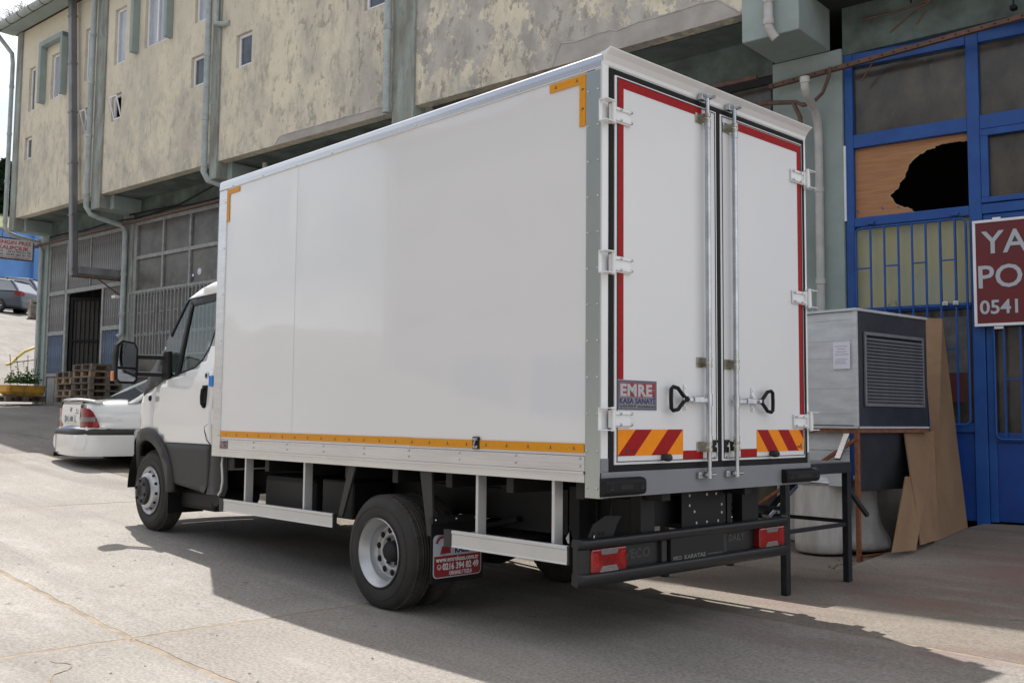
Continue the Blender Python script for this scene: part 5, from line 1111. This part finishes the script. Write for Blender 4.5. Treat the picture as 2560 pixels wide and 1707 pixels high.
car('silver_car', (49.4, -13.2, gz(49.4, -8)+.15), 40, CARS, 'silver car roof showing behind the dark blue car', 'sedan', pitch=-4, detail=False)
# ================================================================= far background
bw = empty('blue_wall', (53, 0, 0), 0, 'long bright blue painted wall behind the cars on the slope', 'wall')
box('wall_panel', BLUEW, bw, 0, .25, -13.05, 2, 6.0, 10.95); box('wall_panel', BLUEW, bw, -.35, .25, -60, -13.05, 6.0, 11.05); box('coping', CONC, bw, -.05, .3, -13.05, 2, 10.95, 11.05)
hl = MB(); nn = 30; vs = []; fs = []
for i in range(nn+1):
    for j in range(nn+1):
        x = 53.3+70*i/nn; y = -80+120*j/nn; fd = 1/(1+math.exp((y-4)/3)); vs.append((x, y, gz0(x)-.3+fd*(10.8-gz0(x)+3.6*min(1, i/5)+.25*(i) ** .9*.6+.6*noise.noise((x*.15, y*.15, 0)))))
for i in range(nn):
    for j in range(nn): a = i*(nn+1)+j; fs.append((a, a+nn+1, a+nn+2, a+1))
hl.add(vs, fs, True); tag(hl.build('hillside', GRASS, None), kind='structure')
random.seed(11)
def leaf_mesh(n, fn, size, flat=.5):
    M = MB()
    for _ in range(n):
        c = Vector(fn()); a = Vector((random.gauss(0, 1), random.gauss(0, 1), random.gauss(0, 1)*flat)).normalized(); b_ = a.cross(Vector((random.random(), random.random(), random.random()))).normalized(); s_ = size*random.uniform(.6, 1.4)
        M.add([c-a*s_, c-b_*s_*.45, c+a*s_, c+b_*s_*.45], [(0, 1, 2, 3)])
    return M
def conifer(x, y, z, h, r, label):
    e = empty('conifer_tree', (x, y, z), 0, label, 'tree', 'trees on the hill behind the blue wall')
    MB().tube([(0, 0, 0), (0, 0, h*.9)], [.22, .04], 8).build('trunk', BARK, e)
    def fn():
        t = random.random()**.8; k = math.floor(t*9)/9*.35+t*.65; rr = r*(1-k)**.8*(.55+.45*random.random())*(1+.25*math.sin(t*50)); a = random.uniform(0, 2*math.pi); return (rr*math.cos(a), rr*math.sin(a), h*.06+h*.94*t-.12*rr)
    leaf_mesh(5200, fn, .24).build('crown', LEAFD, e, recalc=False)
for i, (x, y, z, h, r) in enumerate([(62, -14.15, 12.3, 4.5, 1.7), (63, -12.2, 12.3, 4.2, 2.0), (61, -10.2, 12.2, 5.0, 2.1), (60, -15.2, 12.2, 2.6, 1.5)]):
    conifer(x, y, z, h, r, ['dark conifer standing nearest the downpipe above the blue wall', 'dark bushy conifer behind the other trees on the hill', 'tall dark conifer at the left edge above the blue wall', 'low dark shrubby conifer beside the downpipe above the hanging sign'][i])
e = MB()
for k in range(90):
    x = 23.1+.03*random.random(); s_ = random.uniform(21.6, 23.3); bx = s_; h = random.uniform(.08, .32); e.tube([(bx, FN+.5+random.uniform(-.06, .06), 10.86), (bx+random.uniform(-.05, .1), FN+.5+random.uniform(-.1, .1), 10.86+h*.6), (bx+random.uniform(-.1, .25), FN+.5+random.uniform(-.2, .2), 10.86+h)], [.006, .004, .002], 4)
o = e.build('dry_weeds', BARK, None); o.location = (0, -6, 0); o.rotation_euler = (0, 0, R(5.7)); tag(o, 'dry twiggy weeds growing in the roof gutter', 'weeds', kind='stuff')

# ================================================================= things by the left gate
def pallet_mesh(parent, m, w_=1.2, d=.8):
    for y in (0, d/2-.05, d-.1): pass
    for k in range(3):
        o = MB().box(0, w_, k*(d-.10)/2, k*(d-.10)/2+.10, 0, .020).build('board', m, parent)
    for k in range(7): MB().box(k*(w_-.10)/6, k*(w_-.10)/6+.10, 0, d, .122, .142).build('board', m, parent)
    for k in range(3): MB().box(k*(w_-.12)/2, k*(w_-.12)/2+.12, 0, d, .100, .1215).build('board', m, parent)
    for i in range(3):
        for j in range(3): MB().box(i*(w_-.12)/2, i*(w_-.12)/2+.12, j*(d-.10)/2, j*(d-.10)/2+.10, .0205, .0995).build('block', m, parent)
ordw = ['lowest', 'second from the ground', 'third from the ground', 'third from the top', 'second from the top', 'topmost']
def stack(x, y, z, n, rot, nm, fresh, w_):
    proto = {}
    for k in range(n):
        m_ = PALLETL if k in fresh else PALLET
        e = empty('pallet', (x+random.uniform(-.03, .03), y+random.uniform(-.03, .03), z+.1435*k), rot+random.uniform(-3, 3), f'{"pale" if k in fresh else "weathered"} wooden pallet {ordw[k if k < 3 else 6-n+k]} in the {nm}', 'pallet', 'pallets stacked by the open gate')
        if m_ in proto:
            for c in proto[m_].children: q = c.copy(); col.objects.link(q); q.parent = e
        else: pallet_mesh(e, m_, w_); proto[m_] = e
random.seed(3)
stack(18.72, -4.20, 1.50, 6, 0, 'taller stack beside the open gate', (4,), 1.02)
stack(19.80, -4.18, 1.50, 5, 0, 'shorter stack beside the open gate', (1, 3), .92)
# planter on a pallet
zp = gz(22.1, -3.0)
e = empty('pallet', (21.72, -2.60, zp-.02), -78, 'dark wooden pallet carrying the yellow planter at the building corner', 'pallet'); pallet_mesh(e, PALLET, 1.0, .7)
PT = empty('planter', (22.05, -3.05, zp+.125), -78, 'yellow painted trough planter with leafy plants and thin sticks', 'planter')
MB().loft([[(sx_*(.44+a), sy_*(.20+a*.5), z) for sx_, sy_ in ((-1, -.8), (-.9, -1), (.9, -1), (1, -.8), (1, .8), (.9, 1), (-.9, 1), (-1, .8))] for a, z in ((-.05, 0), (.04, .09), (.04, .25), (.02, .25), (.02, .20))]).build('trough', YELC, PT, bevel=.008, shade=False)
random.seed(8)
leaf_mesh(900, lambda: (lambda c, u, v: (c[0]+u[0]*c[2], c[1]+u[1]*.16, .30+abs(v)*c[3]))(random.choice([(-.28, 0, .12, .10), (-.10, 0, .15, .17), (.08, 0, .16, .24), (.25, 0, .13, .16)]), (random.gauss(0, .6), random.gauss(0, .6)), random.gauss(0, .7)), .034).build('foliage', LEAF, PT, recalc=False)
for k, (x, t) in enumerate([(-.30, .05), (-.12, .08), (.12, .0), (.32, -.05)]):
    MB().tube([(x, 0, .2), (x+t*.3, 0, .5), (x-t*.6, .02, .98-.05*k % .1)], .008, 5).build('stick', BARK, PT)
yh = MB().tube([(23.5, -3.10, 2.47), (23.5, -3.22, 2.50), (23.5, -3.35, 2.66), (23.5, -3.52, 2.82), (23.5, -3.75, 2.93), (23.5, -4.0, 2.96)], .035, 8).build('yellow_hose', mat('yellow_hose', (.66, .50, .16), .6), None)
tag(yh, 'yellow hose curving out from the building corner above the planter', 'hose')
MB().tube([(0, 0, 0), (0, -.8, .14)], .014, 6).build('support_rod', BARK, yh, tf=Matrix.Translation((23.5, -3.2, 2.52)))
mb = empty('meter_box', (23.3, -3.64, 3.68), 0, 'weathered pale metal meter box on the building corner', 'box')
box('case', mat('weathered_box_paint', (.42, .42, .37), .7, c2=(.20, .15, .10), vscale=5), mb, -.10, .10, -.10, .11, 0, .47, bevel=.008); box('vent_slot', BLACK, mb, -.102, -.099, -.03, .05, .36, .39); box('shelf_angle', RUSTB, mb, -.12, .12, -.12, .13, -.04, -.005)
MB().tube([(-.05, -.12, .80), (-.06, -.06, .76), (-.08, -.05, .62), (-.12, -.07, .3), (-.10, -.10, .05), (-.05, -.14, -.6), (0, -.16, -1.2)], .022, 8).build('conduit', PALLETL, mb)

# ================================================================= right-hand clutter
U = empty('metal_duct_unit', (.90, -3.50, 0), -4, 'galvanised sheet metal fan unit with a louvred side standing on a rusty frame', 'ventilation unit')
UX = 1.35; UY = -1.285
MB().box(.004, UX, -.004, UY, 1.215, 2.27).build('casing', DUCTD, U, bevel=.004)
fc = MB()
zz = [1.225, 1.33, 1.56, 1.84, 2.00, 2.19, 2.265]
for a, b in zip(zz, zz[1:]): o = box('front_strip', DUCTS, U, .03, UX, -.003, .004, a+.0008, b-.0008, bevel=.001)
MB().box(-.006, .03, -.02, .012, 1.215, 2.27).box(-.002, UX, -.012, .02, 2.27, 2.295).box(-.012, -.002+.01, UY, .02, 2.2701, 2.2951).box(-.004, UX, -.004, .014, 1.195, 1.2145).box(-.010, .008, UY, -.02, 1.1955, 1.214).build('corner_trim', DUCTS, U, bevel=.002)
LF = MB().box(-.02, -.001, -1.19, -.12, 2.055, 2.085).box(-.02, -.001, -1.19, -.12, 1.40, 1.43).box(-.0195, -.001, -.145, -.12, 1.43, 2.055).box(-.0195, -.001, -1.19, -1.165, 1.43, 2.055).build('louvre_frame', DUCTF, U, bevel=.002)
box('louvre_back', BLACK, LF, -.004, .002, -1.165, -.145, 1.43, 2.055); me = None
for k in range(19):
    if me is None: o = MB().prism([(-.020, -.012), (-.026, -.004), (-.004, .016), (.0, .010)], 'y', -1.16, -.15).build('louvre_blade', DUCTF, LF); me = o.data
    else: o = bpy.data.objects.new('louvre_blade', me); col.objects.link(o); o.parent = LF
    o.location = (0, 0, 1.45+k*.0315)
st_ = MB(); st_.box(0, .04, -.04, 0, .0, 1.20); box('leg', RUST, U, 0, .035, -.035, 0, 0, 1.195); box('leg', RUST, U, UX-.05, UX-.01, -.035, 0, 0, 1.195); box('leg', RUST, U, .10, .135, UY, UY+.035, .05, 1.195); box('leg', RUST, U, UX-.05, UX-.01, UY, UY+.035, .05, 1.195)
box('frame_rail', RUST, U, -.002, UX, -.037, .003, 1.155, 1.19); box('frame_rail', RUST, U, -.003, .036, UY, -.04, 1.156, 1.19); MB().bar((.02, -.01, 1.10), (1.25, -.01, .35), .03).build('brace', RUST, U); MB().bar((0, -.02, .045), (-.05, -1.1, .045), .03, .02).build('brace', RUST, U)
# folded sheet hanging under the unit
for a, b in ((.99, 1.15), (.82, .985), (.66, .815)): box('lower_strip', DUCTS, U, .12, UX+.3, -.06, -.05, a, b, bevel=.002)
box('lower_sheet', mat('dark_blue_black_sheet', (.035, .037, .042), .4, var=.4, vscale=3), U, .06, .07, UY-.02, -.10, .62, 1.15)
NT = box('paper_notice', PAPER, None, 0, .175, 0, .002, 0, .25); NT.location = (.955, -3.490, 1.74); NT.rotation_euler = (0, 0, R(-4)); tag(NT, 'white printed notice taped to the front of the metal unit', 'notice')
ln = MB(); 
for z, a, b in [(.205, .03, .155), (.18, .05, .13), (.155, .04, .14), (.13, .015, .16), (.085, .03, .158), (.066, .05, .16), (.048, .04, .16)]:
    x = a
    while x < b-.01: w_ = random.uniform(.008, .02); ln.box(x, min(b, x+w_), .002, .0026, z, z+.006); x += w_+.003
tag(ln.build('print_lines', mat('faded_ink', (.28, .28, .34), .8), NT), kind='stuff')
# black steel work stand
S = empty('steel_stand', (.45, -1.50, 0), 0, 'black steel table frame standing behind the truck tail', 'stand')
STD = mat('black_steel_stand', (.020, .023, .028), .42, .3, var=.4, vscale=12, dirt=((.10, .06, .04), 20, .72, .05))
for x, y in ((0, 0), (0, -.92), (1.1, 0), (1.1, -.92)): box('leg', STD, S, x-.025, x+.025, y-.03, y+.03, 0, .855, bevel=.003)
MB().box(-.03, 1.13, -.95, .03, .855, .935).build('table_top', STD, S, bevel=.003); box('top_plate', mat('dull_steel_plate', (.20, .20, .20), .4, .6, var=.3), S, -.02, 1.12, -.94, .02, .936, .942)
for a in [((0, -.89, .45), (0, -.03, .45)), ((1.1, -.89, .45), (1.1, -.03, .45)), ((.025, -.92, .47), (1.07, -.92, .47)), ((.025, 0, .47), (1.07, 0, .47)), ((.025, 0, .62), (1.07, 0, .62))]: MB().bar(*a, .025, .03).build('rail', STD, S)
MB().bar((0, -.955, .72), (-.02, -1.22, .50), .03, .03).build('strut', STD, S)
o = MB().bar((0, 0, 0), (.0, -.42, .22), .07, .035).build('steel_offcut', STEEL, None, bevel=.003); o.location = (.75, -1.72, .53); tag(o, 'short bright steel channel offcut leaning in the black stand', 'steel offcut')
o = MB().bar((0, 0, 0), (.05, -.26, .20), .045, .02).build('steel_strip', STEEL, None); o.location = (.62, -2.60, .95); tag(o, 'thin grey metal strip sticking up behind the black stand', 'metal strip')
def drum(x, y, z, r, h, label, nm='drum'):
    e = empty(nm, (x, y, z), 0, label, 'drum')
    pr = [(r*.0, 0), (r*.86, 0), (r*.93, .02), (r*.965, .1), (r*.985, h*.5), (r, h*.88)]
    M = MB().lathe(pr, (0, 0, 0), 'z', 40); M.build('drum_body', DRUM, e)
    MB().lathe([(r*1.0, h*.88), (r*1.045, h*.885), (r*1.05, h*.93), (r*1.01, h*.985), (r*.4, h), (0, h)], (0, 0, 0), 'z', 40).build('lid', DUCTS, e)
    MB().lathe([(r*1.055, h*.895), (r*1.075, h*.91), (r*1.055, h*.925)], (0, 0, 0), 'z', 40).build('clamp_ring', STEEL, e)
drum(1.42, -3.78, .02, .265, .73, 'dirty white drum with a galvanised lid behind the black stand')
drum(1.95, -4.5, .02, .25, .64, 'grey white drum in the shade beside the white sack')
sk = MB(); rs = []
for k, (z, rx, ry) in enumerate([(0, .20, .24), (.03, .26, .30), (.12, .24, .27), (.25, .17, .2), (.40, .15, .14), (.60, .15, .13), (.66, .13, .11)]):
    rs.append([(rx*math.cos(t)*(1+.14*noise.noise((math.cos(t)*2, math.sin(t)*2, z*5)))+.03*noise.noise((t*3, z*9, 2)), ry*math.sin(t)*(1+.16*noise.noise((math.cos(t)*3, math.sin(t)*3, z*6+4))), z) for t in [2*math.pi*i/28 for i in range(28)]])
o = sk.loft(rs).build('woven_sack', SACK, None); o.location = (1.22, -4.18, .03); tag(o, 'crumpled white woven sack slumped beside the white drum', 'sack')
o = MB().lathe([(.0, .0), (.235, 0), (.25, .35), (.25, .66), (0, .66)], (0, 0, 0), 'z', 30).build('drum', SACK, None); o.location = (1.42, -4.95, .03); tag(o, 'pale grey lidless drum beneath the dark sheet near the hardboard', 'drum')
def board(name, pts, t, label):
    a = [Vector(p) for p in pts]; n_ = (a[1]-a[0]).cross(a[2]-a[0]).normalized()*t; c = sum(a, Vector())/len(a); a = [p-c for p in a]
    k = len(a); M = MB().add(a+[p+n_ for p in a], [tuple(range(k)), tuple(reversed(range(k, 2*k)))]+[(i, (i+1) % k, (i+1) % k+k, i+k) for i in range(k)])
    o = M.build(name, CARDB, None); o.location = c; return tag(o, label, 'board')
board('hardboard_sheet', [(1.30, -5.86, 2.41), (1.12, -5.90, 2.39), (.80, -5.64, .17), (.66, -4.50, .12), (.74, -4.75, .40), (1.20, -5.62, 2.0)], .012, 'tall brown hardboard sheet leaning on the blue gate')
board('hardboard_sheet', [(.86, -4.36, 1.15), (.86, -5.02, 1.17), (.66, -4.60, .14), (.58, -4.04, .14)], .012, 'mid height brown hardboard piece between the other two')
board('hardboard_sheet', [(.76, -4.15, .75), (.76, -4.63, .72), (.56, -3.89, .11), (.58, -3.47, .12)], .012, 'short brown hardboard piece in front at the foot of the stack')
# scatter of small stones and twigs on the concrete
random.seed(21); M = MB()
for _ in range(420):
    x = random.uniform(-1.5, 12); y = random.uniform(1.2, 6.5) if random.random() < .75 else random.uniform(-5, 0); z = gz(x, y)+.002; s_ = random.choice([.003, .004, .005, .006, .009])
    M.add([(x-s_, y, z), (x, y-s_*.8, z), (x+s_, y+s_*.3, z), (x, y+s_, z), (x, y, z+s_*.8)], [(0, 1, 4), (1, 2, 4), (2, 3, 4), (3, 0, 4)])
o = M.build('gravel', mat('loose_gravel', (.26, .23, .20), .95, var=.5, vscale=40), None); tag(o, 'loose grit and small stones scattered over the concrete', 'grit', kind='stuff')


# ---- block added across the yard behind the camera, shaped for its reflection in the truck
OB = empty('added_opposite_block', (0, 24, 0), 0, 'plain grey block added unseen across the yard to be mirrored in the truck', 'building')
OBM = mat('grey_beige_render', (.38, .375, .36), .9, var=.2, vscale=.5)
box('wall', OBM, OB, -30, 33, 0, 10, -.3, 13.5); box('roof', RUSTB, OB, -30.3, 33.3, -.4, 10.4, 13.5, 13.8)
for fl_ in range(3):
    for k in range(14):
        x = -28+4.4*k
        if fl_ == 0: box('gate', (LOUVB, BARG, BLUED)[k % 3], OB, x, x+3.2, -.06, .01, .1, 3.6)
        else: box('window', mat('pale_shutters', (.31, .305, .29), .8), OB, x+.3, x+2.6, -.05, .01, 1.6+3.9*fl_, 3.2+3.9*fl_)
# ---- more truck underside: hoses, brake drums, springs, brackets
u = MB()
u.tube([(4.1, .35, .72), (3.2, .36, .68), (2.6, .33, .60), (2.1, .28, .55), (1.95, .5, .46)], .014, 8).tube([(4.0, -.3, .7), (2.4, -.34, .60), (1.3, -.33, .66), (.4, -.3, .70)], .018, 8)
u.build('air_hose', CHASG, T)
for s_ in (1, -1):
    MB().lathe([(0, 0), (.16, .0), (.17, .05), (.17, .12), (.10, .14)], (1.9254, s_*.60, .372), 'y', 24).build('brake_drum', CHASG, T)
    sp = MB()
    for k in range(4): sp.bar((1.25+.09*k, s_*.52, .50-.012*k), (2.6-.09*k, s_*.52, .50-.012*k), .07, .010)
    tag(sp.build('leaf_spring', CHASG, T), kind='stuff')
    MB().bar((1.93, s_*.50, .46), (1.75, s_*.42, .78), .035).build('damper', CHASG, T)
MB().tube([(3.4, -.6, .50), (2.4, -.3, .50), (1.6, -.35, .62), (.9, -.6, .55), (.5, -1.0, .46)], .03, 10).build('exhaust_pipe', CHASG, T)
for x in (.55, .8, 1.1): MB().box(x-.03, x+.03, .47, .50, .62, .78).build('chassis_bracket', CHASG, T, bevel=.003)
MB().tube([(.30, .62, .80), (.28, .66, .70), (.34, .70, .62), (.45, .60, .60)], .009, 6).tube([(.32, .30, .84), (.26, .34, .74), (.3, .40, .66)], .008, 6).build('cable', CHAS, T)
MB().prism([(.62, .60), (.60, .54), (.64, .52), (.66, .55)], 'y', .60, .62).build('white_tab', WHITE, T)
# ---- cracks in the concrete: thin jagged recess-dark ribbons lying on the slabs
random.seed(5)
def crack(x, y, ang, n, step, w_, m=SAND):
    M = MB(); p0 = None; a = ang
    for k in range(n):
        a += random.gauss(0, .35); a = ang+(a-ang)*.8; q = (x+step*math.cos(a), y+step*math.sin(a)); ww = w_*random.uniform(.4, 1.3)*(1-abs(k/n-.5)); nx_, ny_ = -math.sin(a)*ww, math.cos(a)*ww
        cur = ((q[0]-nx_, q[1]-ny_, gz(*q)+.0028), (q[0]+nx_, q[1]+ny_, gz(*q)+.0028))
        if p0: M.add([p0[0], p0[1], cur[1], cur[0]], [(0, 1, 2, 3)])
        p0 = cur; x, y = q
    return M.build('crack', m, ground, recalc=False)
CR = mat('crack_dirt', (.15, .125, .10), .95)
crack(6.2, 2.2, 1.9, 24, .06, .006); crack(1.3, 3.3, -.4, 14, .05, .008); crack(14, -1.6, .4, 40, .09, .02, CR); crack(15.5, -2.0, 2.4, 30, .08, .02, CR); crack(3.4, 3.4, .1, 10, .04, .010); crack(-.6, -1.5, -2.6, 26, .05, .006, CR); crack(-.2, -3.0, -.9, 22, .05, .006, CR)
# rubble and dark dirt where the ramp meets the yard
M = MB()
for _ in range(150):
    x = random.gauss(.92, .10); y = random.uniform(-5.2, -2.9); z = .002; q = random.uniform(.004, .016)
    M.add([(x-q, y, z), (x, y-q*.8, z), (x+q, y+q*.3, z), (x, y+q, z), (x, y, z+q*.9)], [(0, 1, 4), (1, 2, 4), (2, 3, 4), (3, 0, 4)])
tag(M.build('rubble', mat('ramp_rubble', (.13, .105, .08), .95, var=.5, vscale=30), None), 'dark crumbs of rubble along the broken edge of the ramp', 'rubble', kind='stuff')

# separate pieces that were built together become parts of their own
def split_parts(names):
    for o in [q for q in bpy.data.objects if q.type == 'MESH' and q.name.split('.')[0] in names and q.get('kind') != 'stuff']:
        me = o.data; n = len(me.vertices); par = list(range(n))
        def find(a):
            while par[a] != a: par[a] = par[par[a]]; a = par[a]
            return a
        for e_ in me.edges: a, b = find(e_.vertices[0]), find(e_.vertices[1]); par[a] = b
        # pieces whose shells share a position (caps) belong together
        seen = {}
        for v in me.vertices:
            k = (round(v.co.x, 5), round(v.co.y, 5), round(v.co.z, 5))
            if k in seen: par[find(v.index)] = find(seen[k])
            else: seen[k] = v.index
        groups = {}
        for f in me.polygons: groups.setdefault(find(f.vertices[0]), []).append(f.index)
        if len(groups) < 2: continue
        co_ = [v.co.copy() for v in me.vertices]; polys = [(tuple(f.vertices), f.use_smooth) for f in me.polygons]; mats = list(me.materials); nm = o.name.split('.')[0]
        for gi, (g, fs) in enumerate(groups.items()):
            used = {}; vs = []; nf = []
            for fi in fs:
                t = []
                for v in polys[fi][0]:
                    if v not in used: used[v] = len(vs); vs.append(co_[v])
                    t.append(used[v])
                nf.append(t)
            m2 = bpy.data.meshes.new(nm); m2.from_pydata(vs, [], nf); m2.polygons.foreach_set('use_smooth', [polys[fi][1] for fi in fs])
            for mm in mats: m2.materials.append(mm)
            m2.update()
            if gi == 0: o.data = m2
            else:
                q = o.copy(); q.data = m2; col.objects.link(q)
split_parts({'window_surround', 'rear_post', 'wheel_housing', 'collar', 'plate_lamp', 'vent_hole', 'clear_lens', 'reflector_facet', 'front_mud_flap', 'duct_joint', 'bracket', 'hinge_bracket', 'cable', 'amber_tape_unused', 'wall_rail', 'door_seal_unused', 'duct_bracket', 'hole', 'end_cap', 'hanging_rod', 'link'})
